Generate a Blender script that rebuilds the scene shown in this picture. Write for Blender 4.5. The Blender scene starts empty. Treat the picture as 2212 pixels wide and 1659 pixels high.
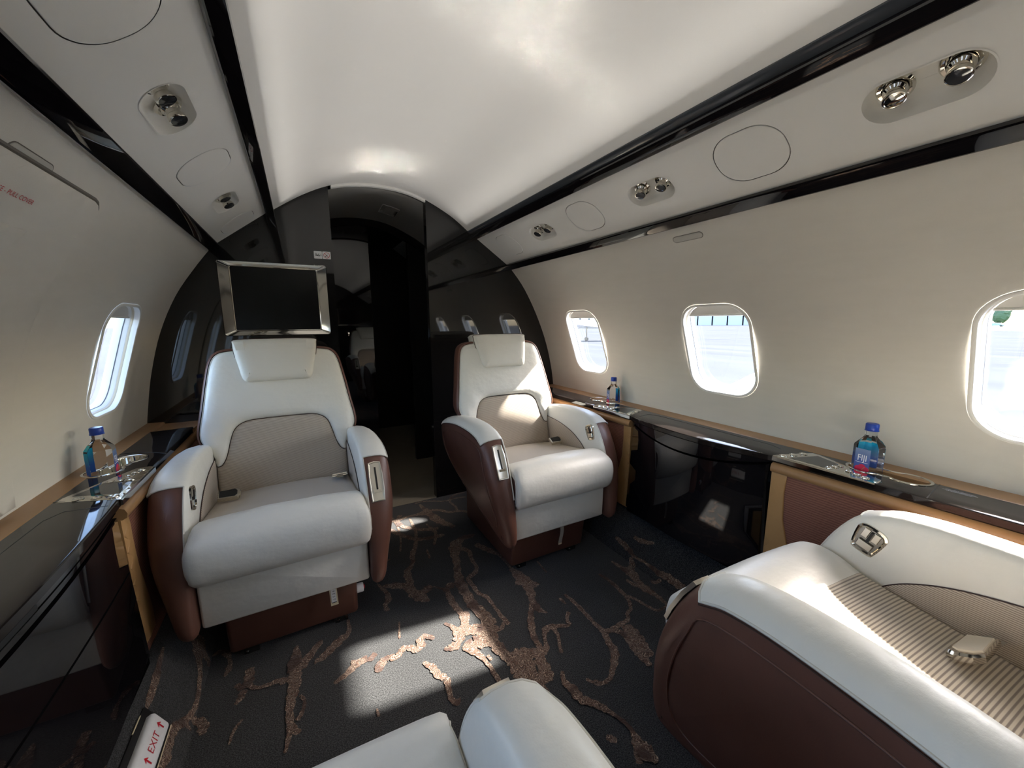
import bpy, bmesh, math, random
from mathutils import Vector, Matrix, geometry
random.seed(7)
SC = bpy.context.scene
COL = SC.collection
PI = math.pi
R = math.radians

# ------------------------------------------------------------------ materials
def mat(name, col, rough=.5, metal=0., coat=0., spec=.5, noise=None, bump=None, sheen=0., emis=None, wave=None, trans=0., ior=1.45):
    m = bpy.data.materials.new(name); m.use_nodes = True
    nt = m.node_tree; b = nt.nodes['Principled BSDF']; L = nt.links.new
    b.inputs['Base Color'].default_value = (*col, 1)
    b.inputs['Roughness'].default_value = rough
    b.inputs['Metallic'].default_value = metal
    b.inputs['Coat Weight'].default_value = coat
    b.inputs['Coat Roughness'].default_value = .03
    b.inputs['Specular IOR Level'].default_value = spec
    b.inputs['Sheen Weight'].default_value = sheen
    b.inputs['Transmission Weight'].default_value = trans
    b.inputs['IOR'].default_value = ior
    tc = nt.nodes.new('ShaderNodeTexCoord')
    if emis:
        b.inputs['Emission Color'].default_value = (*emis[:3], 1); b.inputs['Emission Strength'].default_value = emis[3]
    if noise:                       # (scale, amount[, stretch])
        n = nt.nodes.new('ShaderNodeTexNoise'); n.inputs['Scale'].default_value = noise[0]; n.inputs['Detail'].default_value = 5
        mp = nt.nodes.new('ShaderNodeMapping'); mp.inputs['Scale'].default_value = noise[2] if len(noise) > 2 else (1, 1, 1)
        L(tc.outputs['Object'], mp.inputs['Vector']); L(mp.outputs[0], n.inputs['Vector'])
        mx = nt.nodes.new('ShaderNodeMix'); mx.data_type = 'RGBA'
        a = noise[1]
        mx.inputs[6].default_value = (*[c*(1-a) for c in col], 1); mx.inputs[7].default_value = (*[min(1, c*(1+a)) for c in col], 1)
        L(n.outputs['Fac'], mx.inputs[0]); L(mx.outputs[2], b.inputs['Base Color'])
    prev = None
    for bp in (bump or []):         # list of (kind, scale vector, strength, distance)
        kind, sc, st, di = bp
        mp = nt.nodes.new('ShaderNodeMapping'); mp.inputs['Scale'].default_value = sc
        L(tc.outputs['Object'], mp.inputs['Vector'])
        if kind == 'noise':
            n = nt.nodes.new('ShaderNodeTexNoise'); n.inputs['Scale'].default_value = 1; n.inputs['Detail'].default_value = 3; out = n.outputs['Fac']
        elif kind == 'voronoi':
            n = nt.nodes.new('ShaderNodeTexVoronoi'); n.inputs['Scale'].default_value = 1; out = n.outputs['Distance']
        else:
            n = nt.nodes.new('ShaderNodeTexWave'); n.inputs['Scale'].default_value = 1; n.bands_direction = kind; n.inputs['Distortion'].default_value = .3; out = n.outputs['Fac']
        L(mp.outputs[0], n.inputs['Vector'])
        bn = nt.nodes.new('ShaderNodeBump'); bn.inputs['Strength'].default_value = st; bn.inputs['Distance'].default_value = di
        L(out, bn.inputs['Height'])
        if prev: L(prev.outputs[0], bn.inputs['Normal'])
        prev = bn
    if prev: L(prev.outputs[0], b.inputs['Normal'])
    if wave:                        # (direction, scale, dark colour, sharp0, sharp1)
        mp = nt.nodes.new('ShaderNodeMapping'); mp.inputs['Scale'].default_value = (1, 1, 1)
        L(tc.outputs['Object'], mp.inputs['Vector'])
        w = nt.nodes.new('ShaderNodeTexWave'); w.bands_direction = wave[0]; w.inputs['Scale'].default_value = wave[1]
        w.inputs['Distortion'].default_value = .15; w.inputs['Detail Scale'].default_value = 40
        L(mp.outputs[0], w.inputs['Vector'])
        cr = nt.nodes.new('ShaderNodeValToRGB'); cr.color_ramp.elements[0].position = wave[3]; cr.color_ramp.elements[1].position = wave[4]
        cr.color_ramp.elements[0].color = (*wave[2], 1); cr.color_ramp.elements[1].color = (*col, 1)
        L(w.outputs['Fac'], cr.inputs[0]); L(cr.outputs[0], b.inputs['Base Color'])
    return m

def boost(m, ior, r):
    b = m.node_tree.nodes['Principled BSDF']; b.inputs['Coat IOR'].default_value = ior; b.inputs['Coat Roughness'].default_value = r
def glassy(name, tint=(1, 1, 1), refl=.08):
    m = bpy.data.materials.new(name); m.use_nodes = True
    nt = m.node_tree; nt.nodes.clear(); L = nt.links.new
    o = nt.nodes.new('ShaderNodeOutputMaterial'); mx = nt.nodes.new('ShaderNodeMixShader')
    t = nt.nodes.new('ShaderNodeBsdfTransparent'); t.inputs[0].default_value = (*tint, 1)
    g = nt.nodes.new('ShaderNodeBsdfGlossy'); g.inputs['Roughness'].default_value = .02
    lw = nt.nodes.new('ShaderNodeLayerWeight'); lw.inputs[0].default_value = .5
    pw = nt.nodes.new('ShaderNodeMath'); pw.operation = 'POWER'; pw.inputs[1].default_value = 5.
    ad = nt.nodes.new('ShaderNodeMath'); ad.operation = 'MULTIPLY_ADD'; ad.inputs[1].default_value = .85; ad.inputs[2].default_value = .05
    L(lw.outputs['Facing'], pw.inputs[0]); L(pw.outputs[0], ad.inputs[0]); L(ad.outputs[0], mx.inputs[0]); L(t.outputs[0], mx.inputs[1]); L(g.outputs[0], mx.inputs[2]); L(mx.outputs[0], o.inputs[0])
    return m

def gradz(name, stops, z0, z1, rough=.25, alpha=1.):
    m = bpy.data.materials.new(name); m.use_nodes = True
    nt = m.node_tree; b = nt.nodes['Principled BSDF']; L = nt.links.new
    tc = nt.nodes.new('ShaderNodeTexCoord'); sp = nt.nodes.new('ShaderNodeSeparateXYZ'); mr = nt.nodes.new('ShaderNodeMapRange')
    mr.inputs[1].default_value = z0; mr.inputs[2].default_value = z1
    cr = nt.nodes.new('ShaderNodeValToRGB'); e = cr.color_ramp.elements
    e[0].position = stops[0][0]; e[0].color = (*stops[0][1], 1); e[1].position = stops[-1][0]; e[1].color = (*stops[-1][1], 1)
    for p, c in stops[1:-1]:
        x = e.new(p); x.color = (*c, 1)
    L(tc.outputs['Object'], sp.inputs[0]); L(sp.outputs['Z'], mr.inputs[0]); L(mr.outputs[0], cr.inputs[0]); L(cr.outputs[0], b.inputs['Base Color'])
    b.inputs['Roughness'].default_value = rough; b.inputs['Alpha'].default_value = alpha
    return m

WEAVE = [('X', (900, 900, 900), .12, .0006), ('Z', (700, 700, 700), .12, .0006)]
M = dict(
    wall=mat('wall_fabric', (.66, .63, .565), .8, noise=(9, .035, (1, 1, 6)), bump=[('noise', (60, 420, 900), .22, .0008), ('noise', (900, 900, 900), .2, .0006)]),
    ceil=mat('ceiling_fabric', (.80, .785, .75), .85, noise=(5, .02), bump=[('noise', (700, 700, 700), .2, .0006)]),
    psu=mat('panel_leather', (.76, .745, .70), .7, noise=(6, .02), bump=[('noise', (600, 600, 600), .15, .0005)]),
    lacq=mat('black_lacquer', (.006, .005, .006), .02, coat=.6, spec=.5),
    ledge=mat('dark_lacquer_top', (.014, .011, .010), .05, coat=.0, noise=(40, .4, (1, .15, 1))),
    bulk=mat('bulkhead_lacquer', (.0085, .0078, .0078), .035, coat=.45),
    rail_reflect=mat('rail_reflection_grey', (.05, .056, .065), .12, coat=.3),
    brown=mat('brown_leather', (.125, .055, .038), .40, noise=(14, .16), bump=[('voronoi', (420, 420, 420), .12, .0008), ('noise', (25, 25, 25), .12, .004)]),
    white=mat('ivory_leather', (.74, .725, .665), .40, noise=(7, .035), bump=[('voronoi', (420, 420, 420), .12, .0006), ('noise', (14, 22, 18), .40, .009), ('noise', (45, 25, 32), .08, .003)]),
    piping=mat('pale_piping', (.62, .60, .54), .5),
    dpiping=mat('dark_piping', (.05, .025, .02), .5),
    insert=mat('ribbed_fabric', (.60, .53, .43), .85, sheen=.2, wave=('Y', 48, (.24, .20, .165), .15, .6), bump=[('Y', (48*1, 48, 48), .0, .001), ('noise', (800, 800, 800), .3, .0008)]),
    insertz=mat('ribbed_fabric_upright', (.55, .475, .385), .85, sheen=.2, wave=('Z', 75, (.25, .205, .17), .1, .6), bump=[('noise', (500, 500, 900), .35, .001)]),
    woven=mat('woven_brown', (.27, .115, .075), .75, wave=('Z', 42, (.17, .068, .045), .1, .5), bump=[('voronoi', (130, 130, 130), .5, .002)]),
    tan=mat('tan_leather', (.47, .265, .105), .5, noise=(20, .07), bump=[('noise', (500, 500, 500), .15, .0006)]),
    wood=mat('tan_wood', (.34, .19, .085), .36, noise=(30, .12, (1, .1, 1))),
    chrome=mat('polished_nickel', (.72, .69, .62), .06, metal=1.),
    satin=mat('satin_nickel', (.74, .71, .63), .28, metal=1.),
    chromed=mat('dark_chrome', (.30, .29, .27), .12, metal=1.),
    blackp=mat('black_plastic', (.012, .012, .012), .35),
    screen=mat('screen_glass', (.006, .006, .0055), .22, spec=.4),
    lens=mat('smoked_lens', (.03, .032, .036), .1, coat=.5),
    ring=mat('window_trim_white', (.80, .79, .74), .35),
    ringb=mat('window_reveal', (.86, .86, .84), .3),
    seal=mat('window_seal', (.10, .10, .11), .4),
    sealw=mat('window_bead', (.62, .54, .40), .5),
    pane=glassy('window_pane'),
    shade=mat('window_shade', (.74, .72, .66), .6),
    groove=mat('seam_shadow', (.15, .135, .115), .8),
    dgroove=mat('dark_gap', (.004, .004, .004), 1., spec=0.),
    vinyl=mat('vestibule_floor', (.26, .22, .165), .6, noise=(12, .1)),
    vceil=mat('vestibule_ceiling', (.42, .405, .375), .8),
    label=mat('white_label', (.80, .80, .80), .4),
    red=mat('red_ink', (.50, .015, .03), .5),
    dark=mat('dark_ink', (.03, .035, .03), .5),
    litbody=mat('sign_plastic', (.78, .79, .80), .3),
    cream=mat('cream_edge', (.72, .62, .42), .6),
    webbing=mat('grey_webbing', (.42, .39, .34), .8, bump=[('X', (700, 700, 700), .3, .001)]),
    bweb=mat('beige_webbing', (.66, .60, .50), .6),
    bluecap=mat('blue_cap', (.012, .05, .34), .35),
    bottle=mat('bottle_water', (.95, .98, 1.), .0, trans=1., ior=1.33),
    grade=gradz('bottle_gradient', [(0, (.012, .03, .22)), (.45, (.01, .10, .42)), (.8, (.0, .33, .50)), (1, (.05, .50, .52))], .0, .12),
    frontl=gradz('bottle_front_label', [(0, (.03, .05, .25)), (.5, (.08, .12, .35)), (1, (.25, .35, .50))], .0, .11),
    pink=mat('hibiscus_pink', (.62, .02, .08), .4),
    white_ink=mat('white_ink', (.85, .87, .9), .4),
    apron=mat('concrete_apron', (.064, .068, .074), 1., spec=0., noise=(.35, .35, (1, .25, 1)), bump=[('noise', (3, 3, 3), .2, .02)]),
    grass=mat('grass_strip', (.08, .13, .05), .9, noise=(2, .3)),
    paint=mat('aircraft_white', (.80, .81, .82), .25),
    wingpaint=mat('wing_gloss_white', (.80, .81, .82), .13, coat=1., spec=.9),
    hangar=mat('hangar_wall', (.36, .38, .42), .6),
    tree=mat('tree_leaves', (.05, .08, .04), .9, noise=(2, .5)),
    carp=mat('car_paint', (.25, .30, .38), .3),
)
def carpet_mats():
    m = bpy.data.materials.new('charcoal_carpet'); m.use_nodes = True
    nt = m.node_tree; b = nt.nodes['Principled BSDF']; L = nt.links.new
    b.inputs['Roughness'].default_value = .95; b.inputs['Sheen Weight'].default_value = .25; b.inputs['Specular IOR Level'].default_value = .15
    tc = nt.nodes.new('ShaderNodeTexCoord')
    n1 = nt.nodes.new('ShaderNodeTexNoise'); n1.inputs['Scale'].default_value = 300; n1.inputs['Detail'].default_value = 4; n1.inputs['Roughness'].default_value = .7
    n2 = nt.nodes.new('ShaderNodeTexNoise'); n2.inputs['Scale'].default_value = 6; n2.inputs['Detail'].default_value = 3
    for n in (n1, n2): L(tc.outputs['Object'], n.inputs['Vector'])
    cr = nt.nodes.new('ShaderNodeValToRGB'); e = cr.color_ramp.elements
    e[0].position = .42; e[0].color = (.003, .0034, .004, 1); e[1].position = .66; e[1].color = (.082, .083, .086, 1)
    L(n1.outputs['Fac'], cr.inputs[0])
    mx = nt.nodes.new('ShaderNodeMix'); mx.data_type = 'RGBA'; mx.blend_type = 'MULTIPLY'; mx.inputs[0].default_value = .6
    c2 = nt.nodes.new('ShaderNodeValToRGB'); c2.color_ramp.elements[0].position = .3; c2.color_ramp.elements[0].color = (.6, .6, .6, 1); c2.color_ramp.elements[1].position = .75
    L(n2.outputs['Fac'], c2.inputs[0]); L(cr.outputs[0], mx.inputs[6]); L(c2.outputs[0], mx.inputs[7]); L(mx.outputs[2], b.inputs['Base Color'])
    bn = nt.nodes.new('ShaderNodeBump'); bn.inputs['Strength'].default_value = .7; bn.inputs['Distance'].default_value = .0025
    L(n1.outputs['Fac'], bn.inputs['Height']); L(bn.outputs[0], b.inputs['Normal'])
    v = bpy.data.materials.new('carpet_vein'); v.use_nodes = True
    nt = v.node_tree; b = nt.nodes['Principled BSDF']; L = nt.links.new
    b.inputs['Roughness'].default_value = .9; b.inputs['Sheen Weight'].default_value = .2; b.inputs['Specular IOR Level'].default_value = .2
    tc = nt.nodes.new('ShaderNodeTexCoord')
    n1 = nt.nodes.new('ShaderNodeTexNoise'); n1.inputs['Scale'].default_value = 55; n1.inputs['Detail'].default_value = 1.5; n1.inputs['Distortion'].default_value = .6
    n2 = nt.nodes.new('ShaderNodeTexNoise'); n2.inputs['Scale'].default_value = 11
    for n in (n1, n2): L(tc.outputs['Object'], n.inputs['Vector'])
    mm = nt.nodes.new('ShaderNodeMath'); mm.operation = 'MULTIPLY'; mm.inputs[1].default_value = 7.
    fr = nt.nodes.new('ShaderNodeMath'); fr.operation = 'PINGPONG'; fr.inputs[1].default_value = .5
    L(n1.outputs['Fac'], mm.inputs[0]); L(mm.outputs[0], fr.inputs[0])
    cr = nt.nodes.new('ShaderNodeValToRGB'); e = cr.color_ramp.elements
    e[0].position = .0; e[0].color = (.42, .30, .22, 1); e[1].position = .20; e[1].color = (.026, .016, .012, 1)
    x = e.new(.42); x.color = (.13, .075, .052, 1)
    L(fr.outputs[0], cr.inputs[0])
    pl = nt.nodes.new('ShaderNodeRGB'); pl.outputs[0].default_value = (.062, .034, .025, 1)
    c2 = nt.nodes.new('ShaderNodeValToRGB'); c2.color_ramp.elements[0].position = .56; c2.color_ramp.elements[1].position = .62
    L(n2.outputs['Fac'], c2.inputs[0])
    mx = nt.nodes.new('ShaderNodeMix'); mx.data_type = 'RGBA'
    L(c2.outputs[0], mx.inputs[0]); L(cr.outputs[0], mx.inputs[6]); L(pl.outputs[0], mx.inputs[7]); L(mx.outputs[2], b.inputs['Base Color'])
    bn = nt.nodes.new('ShaderNodeBump'); bn.inputs['Strength'].default_value = .6; bn.inputs['Distance'].default_value = .004
    L(fr.outputs[0], bn.inputs['Height']); L(bn.outputs[0], b.inputs['Normal'])
    return m, v
M['carpet'], M['vein'] = carpet_mats()

boost(M['wingpaint'], 1.6, .08)

# ------------------------------------------------------------------ objects
def tag(o, label=None, cat=None, group=None, kind=None):
    if label: o['label'] = label
    if cat: o['category'] = cat
    if group: o['group'] = group
    if kind: o['kind'] = kind
    return o
def thing(name, label, cat, loc=(0, 0, 0), rot=0, group=None):
    o = bpy.data.objects.new(name, None); COL.objects.link(o)
    o.empty_display_size = .05
    o.location = loc; o.rotation_euler = (0, 0, R(rot))
    return tag(o, label, cat, group)
class MB:
    def __init__(s): s.v = []; s.f = []; s.m = []
    def add(s, vs, fs, mi=0):
        n = len(s.v); s.v += [tuple(v) for v in vs]; s.f += [tuple(i+n for i in f) for f in fs]; s.m += [mi]*len(fs); return s
    def build(s, name, mats, parent=None, smooth=True, world=False, bevel=0, angle=35, label=None):
        me = bpy.data.meshes.new(name)
        off = Vector(parent.location) if (parent and world) else Vector((0, 0, 0))
        if parent and world and parent.parent: off = off + Vector(parent.parent.location)
        me.from_pydata([Vector(v)-off for v in s.v], [], s.f); me.update()
        if not isinstance(mats, (list, tuple)): mats = [mats]
        for m in mats: me.materials.append(M[m] if isinstance(m, str) else m)
        if len(mats) > 1: me.polygons.foreach_set('material_index', s.m)
        bm = bmesh.new(); bm.from_mesh(me)
        bmesh.ops.remove_doubles(bm, verts=bm.verts, dist=1e-5)
        bmesh.ops.recalc_face_normals(bm, faces=bm.faces)
        if bevel:
            es = [e for e in bm.edges if len(e.link_faces) == 2 and e.calc_face_angle(0) > R(30)]
            if es: bmesh.ops.bevel(bm, geom=es, offset=bevel, segments=3, profile=.5, affect='EDGES', clamp_overlap=True)
        if smooth:
            for f in bm.faces: f.smooth = True
            for e in bm.edges:
                if len(e.link_faces) == 2 and e.calc_face_angle(0) > R(angle): e.smooth = False
        bm.to_mesh(me); bm.free()
        o = bpy.data.objects.new(name, me); COL.objects.link(o)
        if parent: o.parent = parent
        if label: o['label'] = label
        return o
def box(mb, x0, x1, y0, y1, z0, z1, mi=0):
    v = [(x, y, z) for z in (z0, z1) for y in (y0, y1) for x in (x0, x1)]
    mb.add(v, [(0, 2, 3, 1), (4, 5, 7, 6), (0, 1, 5, 4), (2, 6, 7, 3), (0, 4, 6, 2), (1, 3, 7, 5)], mi); return mb
def loft(mb, rings, closed=True, cap0=False, cap1=False, mi=0):
    n = len(rings[0]); vs = [p for r in rings for p in r]; fs = []
    for i in range(len(rings)-1):
        for j in range(n if closed else n-1):
            a = i*n+j; b = i*n+(j+1) % n
            fs.append((a, b, b+n, a+n))
    if cap0: fs.append(tuple(range(n))[::-1])
    if cap1: fs.append(tuple(range((len(rings)-1)*n, len(rings)*n)))
    mb.add(vs, fs, mi); return mb
def frame(d):
    d = Vector(d).normalized(); a = Vector((0, 0, 1)) if abs(d.z) < .9 else Vector((1, 0, 0))
    x = d.cross(a).normalized(); return x, d.cross(x).normalized(), d
def tube(mb, pts, r, n=8, closed=False, mi=0, cap=True):
    P = [Vector(p) for p in pts]; rings = []
    N = len(P); px = None
    for i, p in enumerate(P):
        if closed: d = P[(i+1) % N]-P[i-1]
        else: d = P[min(i+1, N-1)]-P[max(i-1, 0)]
        if d.length < 1e-9: d = Vector((0, 0, 1))
        d.normalize()
        if px is None: x, y, _ = frame(d)
        else:
            x = px-d*px.dot(d); x.normalize(); y = d.cross(x)
        px = x
        rr = r(i/(N-1)) if callable(r) else r
        rings.append([p+x*math.cos(2*PI*k/n)*rr+y*math.sin(2*PI*k/n)*rr for k in range(n)])
    if closed: rings.append(rings[0])
    loft(mb, rings, True, cap and not closed, cap and not closed, mi); return mb
def lathe(mb, prof, c=(0, 0, 0), axis=(0, 0, 1), n=24, mi=0, cap=True):
    x, y, z = frame(axis); c = Vector(c)
    rings = [[c+z*h+(x*math.cos(2*PI*k/n)+y*math.sin(2*PI*k/n))*max(r, 1e-4) for k in range(n)] for r, h in prof]
    loft(mb, rings, True, cap, cap, mi); return mb
def crom(P, sub=4, closed=False):
    out = []; N = len(P); D = len(P[0])
    for i in range(N if closed else N-1):
        if closed: p0, p1, p2, p3 = P[i-1], P[i], P[(i+1) % N], P[(i+2) % N]
        else: p0, p1, p2, p3 = P[max(i-1, 0)], P[i], P[i+1], P[min(i+2, N-1)]
        for k in range(sub):
            t = k/sub
            out.append(tuple(.5*((2*p1[d])+(-p0[d]+p2[d])*t+(2*p0[d]-5*p1[d]+4*p2[d]-p3[d])*t*t+(-p0[d]+3*p1[d]-3*p2[d]+p3[d])*t**3) for d in range(D)))
    if not closed: out.append(tuple(P[-1]))
    return out
def inset(P, d):
    N = len(P); A = sum(P[i][0]*P[(i+1) % N][1]-P[(i+1) % N][0]*P[i][1] for i in range(N)); s = 1 if A > 0 else -1
    out = []
    for i in range(N):
        a = Vector(P[i-1][:2]); b = Vector(P[i][:2]); c = Vector(P[(i+1) % N][:2])
        t = (c-a)
        if t.length < 1e-9: t = Vector((1, 0))
        t.normalize(); n = Vector((-t.y, t.x))*s
        out.append((b.x+n.x*d, b.y+n.y*d))
    return out
def rrect(hw, hh, r, n=8, c=(0, 0)):
    P = []
    for sx, sy, a0 in ((1, 1, 0), (-1, 1, 90), (-1, -1, 180), (1, -1, 270)):
        for k in range(n+1):
            a = R(a0+90*k/n); P.append((c[0]+sx*(hw-r)+r*math.cos(a), c[1]+sy*(hh-r)+r*math.sin(a)))
    return P
def pip(p, poly):
    x, y = p; ins = False; n = len(poly); j = n-1
    for i in range(n):
        xi, yi = poly[i][0], poly[i][1]; xj, yj = poly[j][0], poly[j][1]
        if (yi > y) != (yj > y) and x < (xj-xi)*(y-yi)/(yj-yi)+xi: ins = not ins
        j = i
    return ins
def segd(p, poly):
    best = 1e9; n = len(poly); x, y = p
    for i in range(n):
        ax, ay = poly[i][0], poly[i][1]; bx, by = poly[(i+1) % n][0], poly[(i+1) % n][1]
        dx, dy = bx-ax, by-ay; L2 = dx*dx+dy*dy
        t = 0 if L2 < 1e-12 else max(0, min(1, ((x-ax)*dx+(y-ay)*dy)/L2))
        d = (ax+dx*t-x)**2+(ay+dy*t-y)**2
        if d < best: best = d
    return math.sqrt(best)
def densify(P, step):
    out = []
    for i in range(len(P)):
        a, b = P[i], P[(i+1) % len(P)]; L = math.dist(a[:2], b[:2]); k = max(1, int(math.ceil(L/step)))
        for j in range(k): out.append((a[0]+(b[0]-a[0])*j/k, a[1]+(b[1]-a[1])*j/k))
    return out
def sheet(mb, outline, f3, holes=(), step=.03, puff=0., rad=.02, thick=0., mi=0, extra=None):
    """fill a 2D outline, lift it through f3(a, b, h), pillow it by puff near its edges, give it a skirt"""
    loops = [densify(outline, step)]+[densify(h, step) for h in holes]
    pts = []; edges = []
    for lp in loops:
        n0 = len(pts); pts += lp; edges += [(n0+i, n0+(i+1) % len(lp)) for i in range(len(lp))]
    nb = len(pts)
    xs = [p[0] for p in outline]; ys = [p[1] for p in outline]
    gx = int((max(xs)-min(xs))/step)+1; gy = int((max(ys)-min(ys))/step)+1
    for i in range(1, gx+1):
        for j in range(1, gy+1):
            p = (min(xs)+(i-.5)*(max(xs)-min(xs))/gx, min(ys)+(j-.5)*(max(ys)-min(ys))/gy)
            if pip(p, outline) and not any(pip(p, h) for h in holes) and min(segd(p, l) for l in loops) > step*.4: pts.append(p)
    if puff:                                            # extra rings close to the edge so the rounding is smooth
        for lp in loops[:1]:
            for fr in (.12, .35, .65):
                for q in inset(lp, rad*fr):
                    if pip(q, outline) and not any(pip(q, h) for h in holes) and segd(q, lp) > rad*fr*.8: pts.append(q)
    V, E, F, *_ = geometry.delaunay_2d_cdt([Vector(p) for p in pts], edges, [], 0, 1e-7)
    fs = []
    for f in F:
        c = (sum(V[i].x for i in f)/len(f), sum(V[i].y for i in f)/len(f))
        if pip(c, outline) and not any(pip(c, h) for h in holes): fs.append(tuple(f))
    def H(p):
        if not puff: return 0
        d = segd(p, loops[0]); t = 1-min(d/rad, 1); return puff*math.sqrt(max(0, 1-t*t))
    vs = [f3(v.x, v.y, H((v.x, v.y))+(extra(v.x, v.y) if extra else 0)) for v in V]
    mb.add(vs, fs, mi)
    if thick:
        for lp in loops:
            loft(mb, [[f3(p[0], p[1], 0) for p in lp], [f3(p[0], p[1], -thick) for p in lp]], True, mi=mi)
    return mb
def text_mesh(body, size, f3, ext=.0004, align='CENTER'):
    """letters as a small raised mesh mapped through f3(x, y, h)"""
    cu = bpy.data.curves.new('lettering', 'FONT'); cu.body = body; cu.size = size; cu.align_x = align; cu.align_y = 'CENTER'; cu.resolution_u = 3
    o = bpy.data.objects.new('lettering', cu); COL.objects.link(o)
    bpy.context.view_layer.update()
    me = bpy.data.meshes.new_from_object(o.evaluated_get(bpy.context.evaluated_depsgraph_get()))
    mb = MB(); mb.add([f3(v.co.x, v.co.y, ext) for v in me.vertices], [tuple(p.vertices) for p in me.polygons])
    bpy.data.objects.remove(o); bpy.data.curves.remove(cu); bpy.data.meshes.remove(me)
    return mb
LIGHT_FILL = 1.3
LIGHT_SUN = 21.0
LIGHT_SKY = 1.15
SUN_DIR = (-1, 0.125, -0.8)
EXPOSURE = 0.88
# ------------------------------------------------------------------ cabin cross-section (x, z), metres; the camera stands at (-.455, 0, 1.10)
YB, YR = 2.268, -1.9                    # forward bulkhead, rear bulkhead
WL = [(-1.098, .60), (-1.093, .645), (-1.079, .735), (-1.052, .878), (-1.002, 1.058), (-.931, 1.222), (-.849, 1.350), (-.785, 1.437)]
WR = [(1.117, .60), (1.113, .66), (1.098, .765), (1.065, .905), (1.018, 1.040), (.946, 1.195), (.860, 1.338), (.765, 1.449)]
CE = [(-.530, 1.633), (-.396, 1.722), (-.274, 1.783), (-.157, 1.814), (-.031, 1.826), (.103, 1.819), (.225, 1.786), (.379, 1.713), (.490, 1.634)]
class Prof:
    def __init__(s, P, flip=1):
        s.p = crom(P, 8); s.l = [0]
        for a, b in zip(s.p[:-1], s.p[1:]): s.l.append(s.l[-1]+math.dist(a, b))
        s.flip = flip
    def at(s, t):
        L = s.l; t = max(0, min(L[-1]-1e-6, t)); i = 0
        while L[i+1] < t: i += 1
        u = (t-L[i])/(L[i+1]-L[i]); a, b = s.p[i], s.p[i+1]
        # smooth tangent
        a0 = s.p[max(i-1, 0)]; b1 = s.p[min(i+2, len(s.p)-1)]
        t0 = (b[0]-a0[0], b[1]-a0[1]); t1 = (b1[0]-a[0], b1[1]-a[1])
        tx, tz = t0[0]*(1-u)+t1[0]*u, t0[1]*(1-u)+t1[1]*u; l = math.hypot(tx, tz)
        return a[0]+(b[0]-a[0])*u, a[1]+(b[1]-a[1])*u, -tz/l*s.flip, tx/l*s.flip
    def tz(s, z):
        for i in range(len(s.p)-1):
            if s.p[i][1] <= z <= s.p[i+1][1]: return s.l[i]+(s.l[i+1]-s.l[i])*(z-s.p[i][1])/max(1e-9, s.p[i+1][1]-s.p[i][1])
        return s.l[-1]
    def f3(s, y, t, h):
        x, z, nx, nz = s.at(t); return (x+nx*h, y, z+nz*h)
PRL, PRR, PCE = Prof(WL, -1), Prof(WR, 1), Prof(CE, -1)
assert PRL.at(.3)[2] > 0 and PRR.at(.3)[2] < 0 and PCE.at(.4)[3] < 0
WY = [1.815, .985, .155, -.675, -1.505]             # window stations
WZ = .984
def winout(pr, y, hw, hh, r): return rrect(hw, hh, r, 9, (y, pr.tz(WZ)))
def wall(name, pr, ys):
    mb = MB(); L = pr.l[-1]
    holes = [winout(pr, y, .146, .196, .088) for y in ys]
    sheet(mb, [(YR, 0), (YB, 0), (YB, L), (YR, L)], pr.f3, holes, step=.045)
    s = -1 if pr is PRL else 1
    x0 = pr.p[0][0]
    loft(mb, [[(x0, YR, .60), (x0, YB, .60)], [(s*1.07, YR, .35), (s*1.07, YB, .35)], [(s*.95, YR, -.02), (s*.95, YB, -.02)]], False)
    return tag(mb.build(name, 'wall', angle=60), kind='structure')
wall('wall_left', PRL, WY[:1]+[WY[1]]+WY[2:]); wall('wall_right', PRR, WY)
# ceiling
mb = MB()
L = PCE.l[-1]; ny = 16
loft(mb, [[PCE.f3(YR+(YB-YR)*i/ny, L*k/60, 0) for k in range(61)] for i in range(ny+1)], False)
tag(mb.build('ceiling', 'ceil', angle=60), kind='structure')
# sloping service panels between the ceiling rails (upper edge, lower edge, inward normal)
def psu_map(p0, p1, sgn):
    d = Vector((p1[0]-p0[0], 0, p1[1]-p0[1])); L = d.length; d.normalize()
    n = Vector((-sgn*abs(d.z), 0, -abs(d.x)))
    return (lambda y, t, h: tuple(Vector((p0[0], y, p0[1]))+d*t+n*h)), L
PSR, LR = psu_map((.530, 1.610), (.745, 1.464), 1)
PSL, LL = psu_map((-.555, 1.618), (-.757, 1.465), -1)
RO = [2.035, 1.36, .675, -.01, -.69]; RV = [1.685, 1.012, .345, -.34, -1.02]     # mask doors, vent wells (right)
LO = [2.15, 1.465, .79, .11, -.57]; LV = [1.83, 1.122, .44, -.24, -.92]
def stad(y, t, hl, hw): return rrect(hl, hw, min(hl, hw)*.98, 9, (y, t))
def oval(y, t, hl, hw): return rrect(hl, hw, min(hl, hw)*.9, 9, (y, t))
for nm, f, Lp, O_, V_ in (('ceiling_panel', PSR, LR, RO, RV), ('ceiling_panel', PSL, LL, LO, LV)):
    mb = MB(); T = Lp/2
    holes = [oval(y, T, .093, .078) for y in O_]+[stad(y, T, .092, .046) for y in V_]
    sheet(mb, [(YR, -.01), (YB, -.01), (YB, Lp+.01), (YR, Lp+.01)], f, holes, step=.05)
    tag(mb.build('trim_panel', 'psu', angle=60), kind='structure')
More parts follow.
